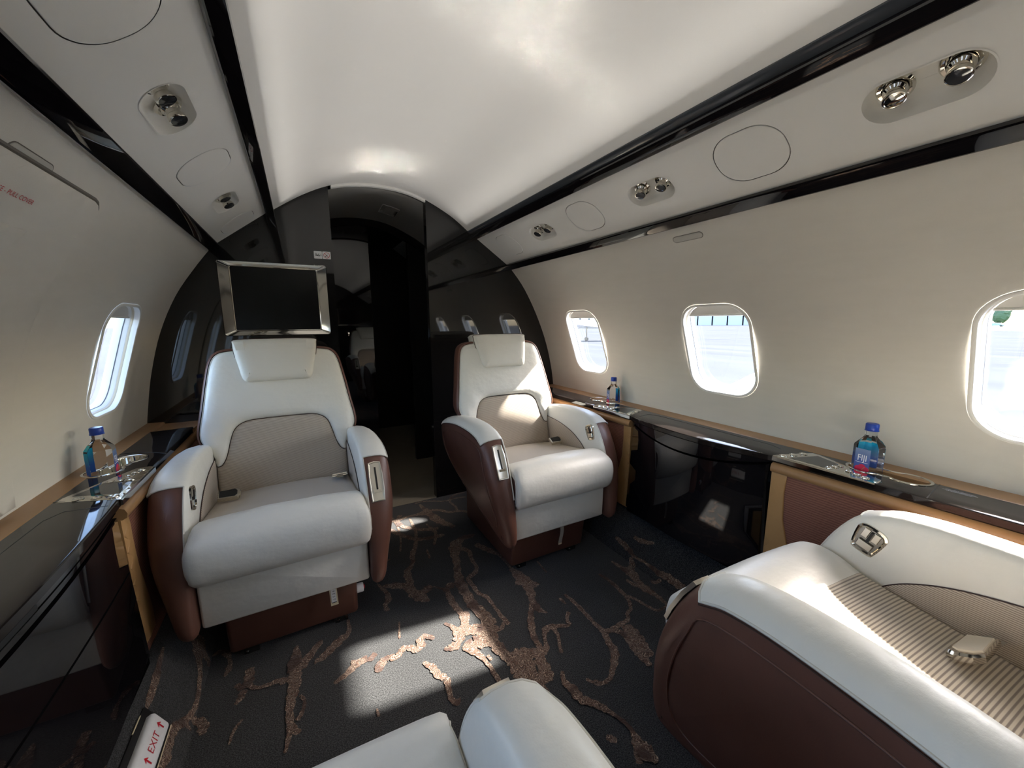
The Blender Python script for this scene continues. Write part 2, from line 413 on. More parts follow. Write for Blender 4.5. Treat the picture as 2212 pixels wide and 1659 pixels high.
def mask_door(f, y, T, label, grp):
    t = thing('oxygen_mask_door', label, 'ceiling hatch', f(y, T, 0), group=grp)
    mb = MB(); sheet(mb, oval(y, T, .0908, .0758), f, step=.03, puff=.0012, rad=.004, thick=.004)
    mb.build('cover', 'psu', t, world=True)
    mb = MB(); sheet(mb, oval(y, T, .0955, .0805), lambda a, b, h: f(a, b, h-.004), step=.06)
    mb.build('seam', 'groove', t, world=True)
def vent(f, y, T, label, kinds, grp, sgn):
    t = thing('air_vent_unit', label, 'vent', f(y, T, 0), group=grp)
    mb = MB(); N = stad(y, T, .092, .046)
    rings = []
    for ins, h in ((-.003, .0012), (0, .0008), (.001, -.006), (.003, -.018), (.007, -.029), (.016, -.036)):
        rings.append([f(a, b, h) for a, b in inset(N, ins)])
    loft(mb, rings, True, False, True)
    mb.build('well', 'psu', t, world=True, angle=70)
    c0 = Vector(f(y, T, -.026)); n = (Vector(f(y, T, 1))-Vector(f(y, T, 0)))
    for k, kind in zip((-1, 1), kinds):
        c = Vector(f(y+k*.046, T-.008, -.033))
        ax = (n+Vector((-sgn*.12, -.25 if k > 0 else -.1, -.45))).normalized()
        mb = MB(); lathe(mb, [(.0195, 0), (.030, .0005), (.031, .004), (.027, .009), (.0215, .007), (.021, .001)], c, n, 28)
        ring = mb.build('bezel', 'chrome', t, world=True)
        mb = MB()
        lathe(mb, [(.004, -.004), (.016, -.002), (.020, .006), (.0195, .014), (.015, .018), (.0145, .026), (.018, .029), (.019, .033), (.0185, .038), (.016, .039)], c, ax, 28)
        noz = mb.build('nozzle' if kind == 'air' else 'reading_light', 'chrome', t, world=True)
        mb = MB(); cc = c+ax*.0392
        if kind == 'air':
            lathe(mb, [(.0155, 0), (.010, -.001), (.006, -.0035)], cc, ax, 20, cap=False); lathe(mb, [(.0055, -.004), (.0001, -.003)], cc, ax, 14, mi=1)
            o = mb.build('jet_opening', ['chrome', 'blackp'], noz)
        else:
            lathe(mb, [(.0158, -.001), (.0155, .0003), (.010, .0012), (.0001, .0016)], cc, ax, 24); o = mb.build('lens', 'lens', noz)
        o.data.transform(Matrix.Translation(-Vector(t.location)))
names_o = ['farthest, next to the black bulkhead', 'second from the black bulkhead', 'third from the black bulkhead, nearest in view', 'above the seat rows aft', 'rearmost above the aft seats']
for i, y in enumerate(RO): mask_door(PSR, y, LR/2, 'oval mask hatch in the right ceiling panel, '+names_o[i], 'mask hatches in the right panel')
for i, y in enumerate(LO): mask_door(PSL, y, LL/2, 'oval mask hatch in the left ceiling panel, '+names_o[i], 'mask hatches in the left panel')
names_v = ['farthest, near the black bulkhead', 'middle one of three', 'nearest, one small jet and one lens', 'behind the viewer', 'rearmost']
for i, y in enumerate(RV): vent(PSR, y, LR/2, 'recessed chrome vent pair in the right panel, '+names_v[i], ('lamp', 'lamp') if i != 2 else ('lamp', 'air'), 'right vents', 1)
names_v = ['small, near the black bulkhead', 'large, between two oval hatches', 'behind the viewer', 'aft of the second row', 'rearmost']
for i, y in enumerate(LV): vent(PSL, y, LL/2, 'recessed chrome vent pair in the left panel, '+names_v[i], ('lamp', 'lamp'), 'left vents', -1)

# glossy black rails
def rail(name, P, mats='lacq', mis=None):
    mb = MB(); n = len(P)
    rings = [[(x, YR, z) for x, z in P], [(x, YB-.001, z) for x, z in P]]
    loft(mb, rings, True, True, True)
    if mis:
        for k, mi in mis.items(): mb.m[k] = mi
    return tag(mb.build(name, mats, smooth=True, angle=25), kind='structure')
def railprof(a, b, h, n):                                    # rounded band between a and b, proud by h along n
    a, b, n = Vector(a), Vector(b), Vector(n).normalized(); d = b-a
    P = [a-n*.02, a+n*h*.5]+[a+d*t+n*h*k for t, k in ((.04, .85), (.12, 1), (.5, 1.08), (.88, 1), (.96, .85))]+[b+n*h*.5, b-n*.02]
    return [(p.x, p.y) for p in P]
rail('trim_1', railprof((-.755, 1.469), (-.790, 1.430), .016, (.76, -.65)))
rail('trim_2', railprof((-.557, 1.617), (-.521, 1.641), .014, (.45, -.89)))
rail('trim_3', railprof((.503, 1.632), (.533, 1.606), .018, (-.55, -.83)))
rail('trim_4', railprof((.480, 1.646), (.504, 1.630), .008, (-.55, -.83)), 'rail_reflect')  # bluish grey stands for the ceiling's reflection, put into this strip's colour
rail('trim_5', railprof((.742, 1.468), (.771, 1.438), .016, (-.72, -.70)))

# ------------------------------------------------------------------ windows
def window(i, pr, y, sgn):
    c = pr.tz(WZ); t = thing('window_%d' % i, None, None, pr.f3(y, c, 0)); t['kind'] = 'structure'
    def ring(specs, nm, m, par=t):
        mb = MB(); rs = []
        for hw, hh, r, h in specs: rs.append([pr.f3(a, b, h) for a, b in rrect(hw, hh, r, 9, (y, c))])
        loft(mb, rs, True); return mb.build(nm, m, par, world=True, angle=50)
    ring([(.149, .199, .092, .0005), (.148, .198, .091, .0035), (.143, .193, .087, .005), (.139, .189, .084, .003)], 'window_frame', 'ring')
    ring([(.139, .189, .084, .003), (.1375, .187, .083, -.004), (.1365, .187, .082, -.008), (.136, .186, .081, -.012)], 'reveal_lip', 'ringb')
    ring([(.136, .186, .081, -.012), (.135, .184, .080, -.014), (.1345, .184, .080, -.019)], 'reveal_band', 'sealw')
    ring([(.1345, .184, .080, -.019), (.133, .182, .079, -.021), (.1325, .181, .078, -.030), (.131, .180, .078, -.032)], 'reveal_step', 'ringb')
    ring([(.131, .180, .078, -.032), (.1305, .179, .077, -.035)], 'seal', 'seal')
    ring([(.1305, .179, .077, -.035), (.1295, .178, .077, -.039), (.129, .177, .076, -.056)], 'outer_reveal', 'ringb')
    mb = MB(); sheet(mb, rrect(.1295, .1775, .076, 9, (y, c)), lambda a, b, h: pr.f3(a, b, -.052), step=.05)
    mb.build('pane', 'pane', t, world=True)
    # pull-down shade parked at the top
    mb = MB(); N = rrect(.1315, .180, .078, 9, (y, c)); top = [p for p in N if p[1] > c+.140]
    top.sort(key=lambda p: p[0]); out = [(top[0][0], c+.140)]+top+[(top[-1][0], c+.140)]
    sheet(mb, out, lambda a, b, h: pr.f3(a, b, -.026+h), step=.04, thick=.003)
    tube(mb, [pr.f3(top[0][0]+(top[-1][0]-top[0][0])*k/12, c+.140, -.025) for k in range(13)], .0035, 8)
    mb.build('shade', 'shade', t, world=True)
for i, y in enumerate(WY): window(i+1, PRR, y, 1)
for i, y in enumerate(WY): window(i+6, PRL, y, -1)

# left wall: emergency hatch panel with its handle cover and lettering
h0 = .012
t = thing('hatch_panel', 'cream emergency hatch panel in the left wall with red lettering', 'hatch', (-1.0, .87, 1.0))
top = PRL.tz(1.372)
def hatch_out(d):
    P = [(.47+d, PRL.tz(.674)), (1.322-d, PRL.tz(.674)), (1.292-d, PRL.tz(.80)), (1.276-d, PRL.tz(.98)), (1.278-d, PRL.tz(1.12)), (1.283-d, PRL.tz(1.24))]
    P += [(1.283-d-.05+.05*math.cos(R(a)), top-d-.05+.05*math.sin(R(a))) for a in (0, 22, 45, 68, 90)]
    P += [(.52+d, top-d), (.485+d, top-d-.015), (.47+d, top-d-.05)]
    return P
wh = winout(PRL, WY[1], .1495, .1995, .092)
mb = MB(); sheet(mb, hatch_out(0), lambda a, b, h: PRL.f3(a, b, h+.007), [wh], step=.05, puff=.003, rad=.01, thick=.006)
hp = mb.build('hatch_skin', 'wall', t, world=True, angle=60)
mb = MB(); g = hatch_out(-.003); tube(mb, [PRL.f3(a, b, .0008) for a, b in densify(hatch_out(-.004), .05)], .0045, 6, True)
mb.build('hatch_seam', 'groove', t, world=True)
cv = [(.62, PRL.tz(1.20)), (1.055, PRL.tz(1.20)), (1.10, PRL.tz(1.279)), (.62, PRL.tz(1.279))]
mb = MB(); sheet(mb, cv, lambda a, b, h: PRL.f3(a, b, h+.0105), step=.05, puff=.001, rad=.004, thick=.003)
mb.build('handle_cover', 'wall', t, world=True, angle=60)
tz = PRL.tz(1.323)
def ft(x, y, h): return PRL.f3(1.062+x, tz+y-.01*x, .0104+h)
mb = text_mesh('USE - PULL COVER', .0125, ft, align='RIGHT'); mb.build('lettering', 'red', t, world=True, smooth=False)
# small pill-shaped grilles
for pr, y, z, lab in ((PRL, 1.005, 1.376, 'grey pill-shaped cover on the left wall above the hatch'), (PRR, .985, 1.401, 'grey pill-shaped cover on the right wall below the black rail')):
    t = thing('wall_grille', lab, 'wall cover', pr.f3(y, pr.tz(z), 0))
    mb = MB(); sheet(mb, rrect(.060, .0115, .0114, 8, (y, pr.tz(z))), lambda a, b, h: pr.f3(a, b, h+.0005), step=.02, puff=.002, rad=.003, thick=.002)
    mb.build('cover', mat('grille_grey', (.47, .455, .41), .55), t, world=True)
    mb = MB(); tube(mb, [pr.f3(a, b, .0006) for a, b in rrect(.0608, .0123, .0122, 6, (y, pr.tz(z)))], .0009, 6, True)
    mb.build('rim', 'groove', t, world=True)

# ------------------------------------------------------------------ bulkheads, vestibule
PALL = PRL.p+[(-.757, 1.466), (-.556, 1.618)]+PCE.p+[(.531, 1.610), (.745, 1.465)]+PRR.p[::-1]     # left floor side -> over the top -> right
def bulkhead(name, y0, y1, xa, xb, mats='bulk'):
    P = [(x, z) for x, z in PALL if xa < x < xb]
    def zat(x):
        for (x0, z0), (x1, z1) in zip(PALL[:-1], PALL[1:]):
            if x0 <= x <= x1 and z0 > 1: return z0+(z1-z0)*(x-x0)/max(1e-9, x1-x0)
        return .6
    if xa < -1.2: P = [(-1.10, -.01)]+P
    else: P = [(xa, -.01), (xa, zat(xa))]+P
    if xb > 1.2: P = P+[(1.12, -.01)]
    else: P = P+[(xb, zat(xb)), (xb, -.01)]
    mb = MB(); loft(mb, [[(x, y0, z) for x, z in P], [(x, y1, z) for x, z in P]], True)
    n = len(P)
    tri = geometry.tessellate_polygon([[Vector((x, z, 0)) for x, z in P]])
    mb.add([(x, y0, z) for x, z in P], tri); mb.add([(x, y1, z) for x, z in P], tri)
    return tag(mb.build(name, mats, smooth=False), kind='structure')
bulkhead('wall_front', YB, YB+.05, -1.3, -.274); bulkhead('wall_front', YB, YB+.05, .226, 1.3)
# vestibule: a lower, darker ceiling, side walls, tan floor, black end wall
def ceil_strip(name, y0, y1, dz, m, x0=-.42, x1=.66):
    P = [(x, z) for x, z in PALL if x0 < x < x1 and z > 1.3]
    mb = MB(); loft(mb, [[(x*(1-dz), y, z-dz) for x, z in P] for y in (y0, y1)], False)
    return tag(mb.build(name, m, angle=60), kind='structure')
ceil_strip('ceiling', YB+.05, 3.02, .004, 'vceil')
P = [(x, z) for x, z in PALL if -.274 < x < .226 and z > 1.3]
mb = MB(); loft(mb, [[(x, y, z-d) for x, z in P] for y, d in ((YB-.004, 0), (YB-.004, .012), (YB+.012, .014), (YB+.012, 0))], False)
tag(mb.build('trim_6', 'ceil', angle=60), kind='structure')
tag(box(MB(), -.43, -.40, YB+.05, 4.2, 0, 1.9).build('wall_left', 'bulk', smooth=False), kind='structure')
tag(box(MB(), .66, .69, YB+.05, 4.2, 0, 1.9).build('wall_right', 'blackp', smooth=False), kind='structure')
tag(box(MB(), -.43, .69, 4.15, 4.2, 0, 1.9).build('wall_front', 'blackp', smooth=False), kind='structure')
tag(box(MB(), -.43, .69, 3.02, 4.2, 1.84, 1.9).build('ceiling', 'blackp', smooth=False), kind='structure')
tag(box(MB(), .30, .66, 3.02, 3.06, 0, 1.84).build('wall_front', 'blackp', smooth=False), kind='structure')
# arched header and glossy pocket door
mb = MB(); P = [(x, z) for x, z in PALL if -.40 < x < .66 and z > 1.3]
for y in (3.0, 3.03): loft(mb, [[(x, y, z) for x, z in P], [(x*.96, y, z-.05-.02*abs(x)) for x, z in P]], False)
loft(mb, [[(x*.96, y, z-.05-.02*abs(x)) for x, z in P] for y in (3.0, 3.03)], False)
tag(mb.build('trim_7', 'lacq', angle=60), kind='structure')
d = thing('door_1', None, None, (-.19, 3.02, 0)); d['kind'] = 'structure'
def zc(x):
    b = min(P, key=lambda p: abs(p[0]-x)); return b[1]
mb = MB(); N = [(-.40, .01), (.021, .01), (.021, zc(.021)-.052), (-.1, zc(-.1)-.052), (-.2, zc(-.2)-.054), (-.3, zc(-.3)-.058), (-.40, zc(-.39)-.06)]
sheet(mb, N, lambda a, b, h: (a, 3.012-h, b), step=.3, thick=.02)
mb.build('door_leaf', 'lacq', d, world=True, smooth=False)
mb = MB(); lathe(mb, [(.006, 0), (.006, .025), (.012, .03), (.017, .04), (.017, .05), (.012, .058), (.002, .061)], (-.154, 3.012, 1.024), (0, -1, 0), 20)
mb.build('door_knob', 'chrome', d, world=True)
# faint recessed catch in the dark opening and ceiling access hatch
t = thing('ceiling_hatch', 'small square access cover in the dim vestibule ceiling', 'ceiling hatch', (.11, 2.68, 1.81))
def zarch(a):
    for (x0, z0), (x1, z1) in zip(PALL[:-1], PALL[1:]):
        if x0 <= a <= x1 and z0 > 1.3: return z0+(z1-z0)*(a-x0)/max(1e-9, x1-x0)
mb = MB(); sheet(mb, [(.056, 2.585), (.158, 2.60), (.164, 2.775), (.060, 2.76)], lambda a, b, h: (a, b, zarch(a)-.0055-h), step=.02, thick=.002)
mb.build('cover', 'vceil', t, world=True)
mb = MB(); tube(mb, [(a, b, zarch(a)-.0048) for a, b in densify([(.055, 2.584), (.159, 2.599), (.165, 2.776), (.059, 2.761)], .03)], .0015, 6, True)
mb.build('cover_seam', 'ceil', t, world=True)
# rear bulkhead with a doorway panel
bulkhead('wall_back', YR-.05, YR, -1.3, 1.3)

# ------------------------------------------------------------------ carpet: flat floor, side kicks, woven veins in the pile
KX, KT = .80, (.90, .19); KL = math.hypot(KT[0]-KX, KT[1])
def floor_f(s, y, h):
    a = abs(s); sg = 1 if s > 0 else -1
    if a <= KX: return (s, y, h)
    u = (a-KX)/KL; return (sg*(KX+(KT[0]-KX)*u)-sg*h*.885, y, KT[1]*u+h*.466)
VEINS = [[(-0.083,2.214,0.011),(-0.071,2.05,0.013),(-0.082,1.909,0.009),(-0.111,1.781,0.011)],[(0.008,2.082,0.014),(0.002,1.93,0.016),(-0.031,1.803,0.02),(-0.064,1.733,0.028),(-0.084,1.657,0.02),(-0.12,1.608,0.033),(-0.126,1.542,0.034),(-0.135,1.482,0.041),(-0.117,1.431,0.056),(-0.096,1.395,0.032),(-0.084,1.383,0.008)],[(-0.251,1.595,0.007),(-0.238,1.549,0.017),(-0.226,1.512,0.018),(-0.229,1.468,0.029),(-0.245,1.444,0.018),(-0.244,1.406,0.019)],[(-0.235,1.564,0.01),(-0.195,1.547,0.04),(-0.154,1.519,0.037),(-0.14,1.485,0.023)],[(-0.124,1.45,0.028),(-0.094,1.444,0.037),(-0.067,1.46,0.037),(-0.052,1.468,0.028)],[(-0.048,1.46,0.007),(-0.019,1.428,0.014),(0.006,1.414,0.05),(0.027,1.446,0.022)],[(-0.002,1.419,0.019),(-0.008,1.356,0.028),(-0.006,1.302,0.028),(0.001,1.262,0.024),(-0.003,1.221,0.025),(-0.004,1.196,0.028)],[(0.104,2.229,0.015),(0.121,2.11,0.042),(0.14,1.999,0.057),(0.164,1.938,0.045),(0.201,1.871,0.03)],[(0.074,1.979,0.009),(0.087,1.899,0.023),(0.09,1.855,0.016),(0.051,1.757,0.016)],[(0.007,1.737,0.011),(-0.002,1.657,0.011)],[(0.265,1.749,0.014),(0.229,1.745,0.042),(0.19,1.742,0.039),(0.144,1.705,0.066),(0.114,1.634,0.046),(0.096,1.557,0.034),(0.074,1.489,0.036),(0.06,1.416,0.049),(0.058,1.334,0.042),(0.057,1.276,0.046),(0.072,1.223,0.043),(0.081,1.174,0.041),(0.086,1.146,0.038)],[(0.149,1.665,0.037),(0.18,1.626,0.025),(0.168,1.55,0.019),(0.164,1.487,0.017),(0.138,1.453,0.026),(0.101,1.433,0.023),(0.102,1.377,0.021),(0.103,1.329,0.019),(0.124,1.287,0.019),(0.127,1.224,0.013),(0.129,1.164,0.019),(0.134,1.119,0.022)],[(0.235,1.662,0.036),(0.255,1.613,0.036),(0.28,1.563,0.035),(0.298,1.518,0.02),(0.299,1.413,0.014),(0.308,1.359,0.036),(0.311,1.299,0.055),(0.314,1.254,0.061)],[(0.297,1.405,0.025),(0.301,1.343,0.048),(0.305,1.278,0.076),(0.342,1.258,0.026),(0.353,1.255,0.008)],[(0.307,1.283,0.047),(0.291,1.221,0.04),(0.27,1.178,0.023),(0.238,1.134,0.022),(0.212,1.091,0.028),(0.187,1.034,0.025),(0.18,0.989,0.022),(0.177,0.963,0.028)],[(0.282,1.193,0.019),(0.269,1.142,0.034),(0.277,1.118,0.021),(0.291,1.098,0.006)],[(0.429,1.396,0.008),(0.422,1.302,0.01)],[(0.408,1.151,0.014),(0.414,1.098,0.018),(0.415,1.036,0.019),(0.413,0.971,0.018),(0.416,0.925,0.026),(0.401,0.887,0.024),(0.392,0.848,0.032),(0.371,0.822,0.027),(0.329,0.789,0.018),(0.306,0.775,0.014),(0.28,0.773,0.011),(0.259,0.794,0.006)],[(0.416,0.925,0.022),(0.45,0.919,0.021),(0.493,0.922,0.021),(0.535,0.926,0.016),(0.554,0.949,0.015),(0.585,0.962,0.014),(0.613,1.004,0.017),(0.622,1.055,0.02),(0.626,1.118,0.019),(0.616,1.181,0.014)],[(0.447,0.916,0.02),(0.468,0.892,0.024),(0.467,0.862,0.022),(0.459,0.815,0.032),(0.456,0.783,0.032),(0.452,0.745,0.02)],[(0.507,0.91,0.035),(0.5,0.878,0.058),(0.493,0.836,0.056),(0.486,0.804,0.043),(0.48,0.769,0.035)],[(0.364,1.064,0.019),(0.336,1.037,0.013),(0.327,1.009,0.017),(0.29,1.025,0.019),(0.246,1.036,0.031),(0.217,1.009,0.015),(0.199,0.966,0.017),(0.173,0.957,0.036)],[(0.267,1.025,0.021),(0.263,0.992,0.013),(0.245,0.957,0.012),(0.229,0.923,0.015)],[(0.376,1.141,0.018),(0.38,1.102,0.009)],[(0.732,1.227,0.013),(0.738,1.174,0.025),(0.747,1.122,0.052),(0.729,1.061,0.032),(0.724,1.016,0.043),(0.73,0.973,0.026),(0.729,0.934,0.02),(0.721,0.907,0.009),(0.671,0.905,0.014),(0.654,0.934,0.015),(0.642,0.983,0.015),(0.628,1.023,0.015)],[(0.822,1.186,0.019),(0.798,1.162,0.032),(0.747,1.122,0.028)],[(0.697,1.098,0.014),(0.701,1.058,0.022),(0.72,1.03,0.022)],[(0.861,1.305,0.013),(0.856,1.257,0.026),(0.845,1.197,0.026),(0.835,1.171,0.016),(0.84,1.104,0.012),(0.837,1.029,0.026),(0.843,0.988,0.032),(0.843,0.939,0.032),(0.844,0.903,0.028)],[(0.91,1.209,0.016),(0.914,1.16,0.022),(0.936,1.098,0.011)],[(0.776,1.035,0.027),(0.82,1.008,0.013)],[(-0.216,1.332,0.006),(-0.233,1.251,0.009)],[(-0.45,1.174,0.016),(-0.417,1.187,0.021),(-0.388,1.208,0.03),(-0.367,1.227,0.049),(-0.345,1.21,0.026),(-0.316,1.226,0.022)],[(-0.326,1.149,0.023),(-0.302,1.182,0.037),(-0.281,1.188,0.03),(-0.255,1.173,0.022),(-0.243,1.194,0.026),(-0.219,1.199,0.026),(-0.194,1.176,0.029),(-0.177,1.172,0.035),(-0.169,1.216,0.028),(-0.148,1.214,0.023),(-0.126,1.19,0.017)],[(-0.072,1.241,0.013),(-0.054,1.215,0.017),(-0.044,1.178,0.035),(-0.057,1.134,0.043),(-0.093,1.125,0.03),(-0.108,1.134,0.013)],[(0.019,1.26,0.031),(-0.002,1.208,0.031),(-0.032,1.171,0.033),(-0.019,1.164,0.032),(0.021,1.147,0.036),(0.037,1.112,0.065),(-0.008,1.098,0.064),(-0.048,1.11,0.031),(-0.021,1.067,0.029),(-0.006,1.019,0.015),(0.001,0.96,0.014),(0.002,0.906,0.012)],[(0.067,1.233,0.045),(0.066,1.159,0.034),(0.057,1.122,0.048),(0.052,1.064,0.04),(0.055,1.016,0.029),(0.07,0.981,0.044),(0.082,0.94,0.068),(0.076,0.887,0.057),(0.067,0.855,0.046)],[(-0.046,1.173,0.028),(0.025,1.176,0.014),(0.068,1.137,0.037),(0.098,1.115,0.023),(0.122,1.139,0.012)],[(-0.187,1.114,0.014),(-0.166,1.081,0.025),(-0.158,1.044,0.025),(-0.14,1.022,0.024),(-0.145,0.987,0.018),(-0.148,0.945,0.017),(-0.129,0.928,0.027)],[(-0.347,1.027,0.005),(-0.346,1.0,0.01)],[(-0.383,1.435,0.011),(-0.387,1.367,0.018),(-0.418,1.344,0.035),(-0.449,1.317,0.033),(-0.481,1.29,0.028),(-0.499,1.291,0.028)],[(0.009,1.037,0.014),(0.013,1.013,0.01)],[(-0.006,0.981,0.008),(-0.001,0.932,0.011),(0.006,0.906,0.01)],[(0.051,1.061,0.05),(0.066,1.003,0.038),(0.1,0.984,0.065),(0.132,0.977,0.049),(0.183,0.957,0.028),(0.207,0.983,0.017)],[(0.095,0.968,0.081),(0.092,0.921,0.104),(0.116,0.894,0.095),(0.111,0.858,0.04)],[(0.159,0.962,0.03),(0.15,0.917,0.043),(0.144,0.879,0.041),(0.136,0.857,0.021)],[(0.077,0.896,0.027),(0.073,0.854,0.031),(0.065,0.8,0.01)],[(0.107,0.86,0.029),(0.097,0.817,0.039),(0.095,0.781,0.048),(0.09,0.748,0.041),(0.084,0.716,0.021),(0.079,0.683,0.011),(0.082,0.658,0.011),(0.084,0.633,0.013)],[(0.192,0.869,0.011),(0.176,0.834,0.02),(0.184,0.802,0.031),(0.185,0.768,0.033),(0.205,0.743,0.024),(0.223,0.716,0.024),(0.236,0.689,0.013),(0.249,0.653,0.013),(0.249,0.623,0.015),(0.241,0.596,0.037),(0.242,0.572,0.049),(0.252,0.541,0.014)],[(0.242,0.61,0.012),(0.223,0.585,0.016),(0.209,0.56,0.018)],[(0.18,0.651,0.014),(0.189,0.639,0.021),(0.198,0.629,0.012)],[(0.127,0.65,0.011),(0.12,0.631,0.033),(0.107,0.612,0.049)],[(0.242,0.811,0.012),(0.266,0.776,0.011),(0.306,0.776,0.013)],[(-0.981,1.376,0.01),(-0.974,1.332,0.016),(-0.963,1.251,0.026),(-0.959,1.177,0.013)],[(-0.873,1.52,0.057),(-0.863,1.461,0.056),(-0.846,1.422,0.03),(-0.83,1.385,0.02),(-0.817,1.318,0.018),(-0.816,1.268,0.019),(-0.832,1.223,0.021),(-0.861,1.179,0.029),(-0.865,1.141,0.031),(-0.863,1.099,0.035),(-0.873,1.071,0.024)],[(-0.847,1.465,0.038),(-0.813,1.451,0.024),(-0.806,1.429,0.009)],[(-0.813,1.24,0.027),(-0.784,1.224,0.025),(-0.775,1.194,0.027),(-0.778,1.18,0.01)],[(-0.832,1.212,0.02),(-0.808,1.203,0.008)],[(-0.803,1.479,0.009),(-0.77,1.486,0.029),(-0.746,1.435,0.012),(-0.743,1.394,0.019),(-0.751,1.365,0.008)],[(-0.683,1.365,0.026),(-0.682,1.327,0.029),(-0.682,1.302,0.03),(-0.693,1.29,0.023),(-0.716,1.314,0.016)],[(-0.692,1.283,0.021),(-0.696,1.259,0.022),(-0.708,1.239,0.011)],[(-0.682,1.298,0.02),(-0.661,1.273,0.014),(-0.629,1.266,0.016),(-0.6,1.267,0.02),(-0.575,1.253,0.032),(-0.555,1.275,0.057),(-0.555,1.326,0.041),(-0.55,1.39,0.01)],[(-0.542,1.283,0.036),(-0.512,1.326,0.03),(-0.473,1.375,0.018)],[(-0.555,1.271,0.043),(-0.557,1.222,0.037),(-0.564,1.179,0.03),(-0.568,1.132,0.021),(-0.562,1.085,0.022),(-0.542,1.058,0.016)],[(-0.567,1.093,0.013),(-0.568,1.064,0.014),(-0.576,1.019,0.009)],[(-0.542,1.18,0.011),(-0.53,1.154,0.009),(-0.535,1.123,0.012),(-0.549,1.098,0.016)],[(-0.683,1.178,0.007),(-0.7,1.153,0.01),(-0.707,1.114,0.006)]]
mb = MB()
xs = [-KX-KL-.03, -KX-.02, -KX, -KX+.02, -.4, 0, .4, KX-.02, KX, KX+.02, KX+KL+.03]
ys = [YR+.002, -1, 0, .5, 1, 1.5, 2, YB+.005]
loft(mb, [[floor_f(s, y, 0) for s in xs] for y in ys], False)
rv = random.Random(3)
def ribbon(line, k):
    pts = crom(line, 7); N = len(pts); A = []; B = []
    ph = rv.random()*9
    for i, (x, y, w) in enumerate(pts):
        a = pts[max(i-1, 0)]; b = pts[min(i+1, N-1)]; d = Vector((b[0]-a[0], b[1]-a[1]))
        if d.length < 1e-9: d = Vector((0, 1))
        d.normalize(); n = Vector((-d.y, d.x)); w = max(w, .006)
        q0 = Vector((x-a[0], y-a[1])); q1 = Vector((b[0]-x, b[1]-y))
        if q0.length > 1e-6 and q1.length > 1e-6: w = min(w, .9*min(q0.length, q1.length)/max(.05, abs(q0.angle(q1, 0)))+.004)
        if i == 0: w *= .4
        if i == N-1: w *= .4
        j1 = .95+.13*math.sin(i*1.1+ph)+.07*math.sin(i*2.3+ph*2); j2 = .95+.13*math.sin(i*1.3+ph*3)+.07*math.sin(i*2.1+ph)
        h = .0010+.00009*(k % 24)+.000012*i
        A.append(floor_f(x+n.x*w/2*j1, y+n.y*w/2*j1, h)); B.append(floor_f(x-n.x*w/2*j2, y-n.y*w/2*j2, h))
    C = [tuple((Vector(a)+Vector(b))/2) for a, b in zip(A, B)]
    loft(mb, [A, C, B], False, mi=1)
for k, l in enumerate(VEINS): ribbon(l, k)
# pattern goes on behind and beside the seats where the photograph shows only its edges
for k in range(26):
    x = rv.uniform(-.75, .75); y = rv.choice([rv.uniform(-1.7, .25), rv.uniform(1.85, 2.2)])
    l = []; a = rv.uniform(0, 6.28); w = rv.uniform(.012, .03)
    for j in range(6):
        l.append((max(-.78, min(.78, x)), min(2.25, y), w)); a += rv.uniform(-.7, .7); x += .07*math.cos(a); y += .07*math.sin(a)
    ribbon(l, k+5)
tag(mb.build('floor', ['carpet', 'vein'], smooth=False), kind='structure')
tag(box(MB(), -.43, .69, YB+.004, 4.2, -.03, .001).build('floor', 'vinyl', smooth=False), kind='structure')
# outer skin over the lining, added to block sky light, closed at both ends
def light_block_hull():
    I = [(x, z) for x, z in PALL if z > 1.36]
    Oq = [(x*1.0+(x/ max(.2, math.hypot(x, z-.75)))*.14, z+((z-.75)/max(.2, math.hypot(x, z-.75)))*.14) for x, z in I]
    loop = [I[0]]+Oq+[I[-1]]
    mb = MB(); y0, y1 = YR-.06, 4.26
    loft(mb, [[(x, y0, z) for x, z in loop], [(x, y1, z) for x, z in loop]], False)
    for y in (y0, y1): loft(mb, [[(x, y, z) for x, z in I], [(x, y, z) for x, z in Oq]], False)
    # side skins beside the vestibule and its floor
    for sg in (-1, 1):
        x = I[0][0] if sg < 0 else I[-1][0]; z = I[0][1] if sg < 0 else I[-1][1]
        loft(mb, [[(x, YB+.05, z), (x, y1, z)], [(sg*1.12, YB+.05, .6), (sg*1.12, y1, .6)], [(sg*.9, YB+.05, -.03), (sg*.9, y1, -.03)]], False)
    return tag(mb.build('light_block_skin', 'paint', angle=60), kind='structure')
light_block_hull()
# ------------------------------------------------------------------ club seats. local frame: front looks towards -y, s = +1 puts the aisle on +x
def vf(z):
    t = z-.42; return .446+.20*t+.13*t*t
POD = [(.115, .642), (.16, .656), (.25, .663), (.40, .656), (.55, .628), (.62, .602), (.645, .56), (.63, .49), (.58, .42), (.50, .36), (.38, .30), (.25, .25),
       (.12, .215), (.02, .197), (-.025, .205), (-.042, .25), (-.034, .33), (-.012, .43), (.030, .54), (.078, .618)]
SECT = [(0, .022), (.003, .010), (.010, .003), (.026, 0), (.046, 0), (.066, .004), (.083, .014), (.094, .028), (.0985, .045)]
def lean(z):
    u = max(0, min(1, (z-.2)/.3)); u = u*u*(3-2*u); return .52+.48*u
def pod_rings(side, grow=0.):
    C = crom(POD, 4, True); rings = []
    for du, ins in SECT:
        Q = inset(C, ins-grow)
        rings.append([(side*(.240+(du+(grow if du > .04 else -grow*.5))*(lean(z) if du > .02 else 1)), v, z) for v, z in Q])
    return rings
def pfront(z):
    C = crom(POD, 4, True); n = len(C)
    for i in range(13*4, n):
        a, b = C[i], C[(i+1) % n]
        if a[1] <= z <= b[1]: return a[0]+(b[0]-a[0])*(z-a[1])/max(1e-9, b[1]-a[1])
    return .1
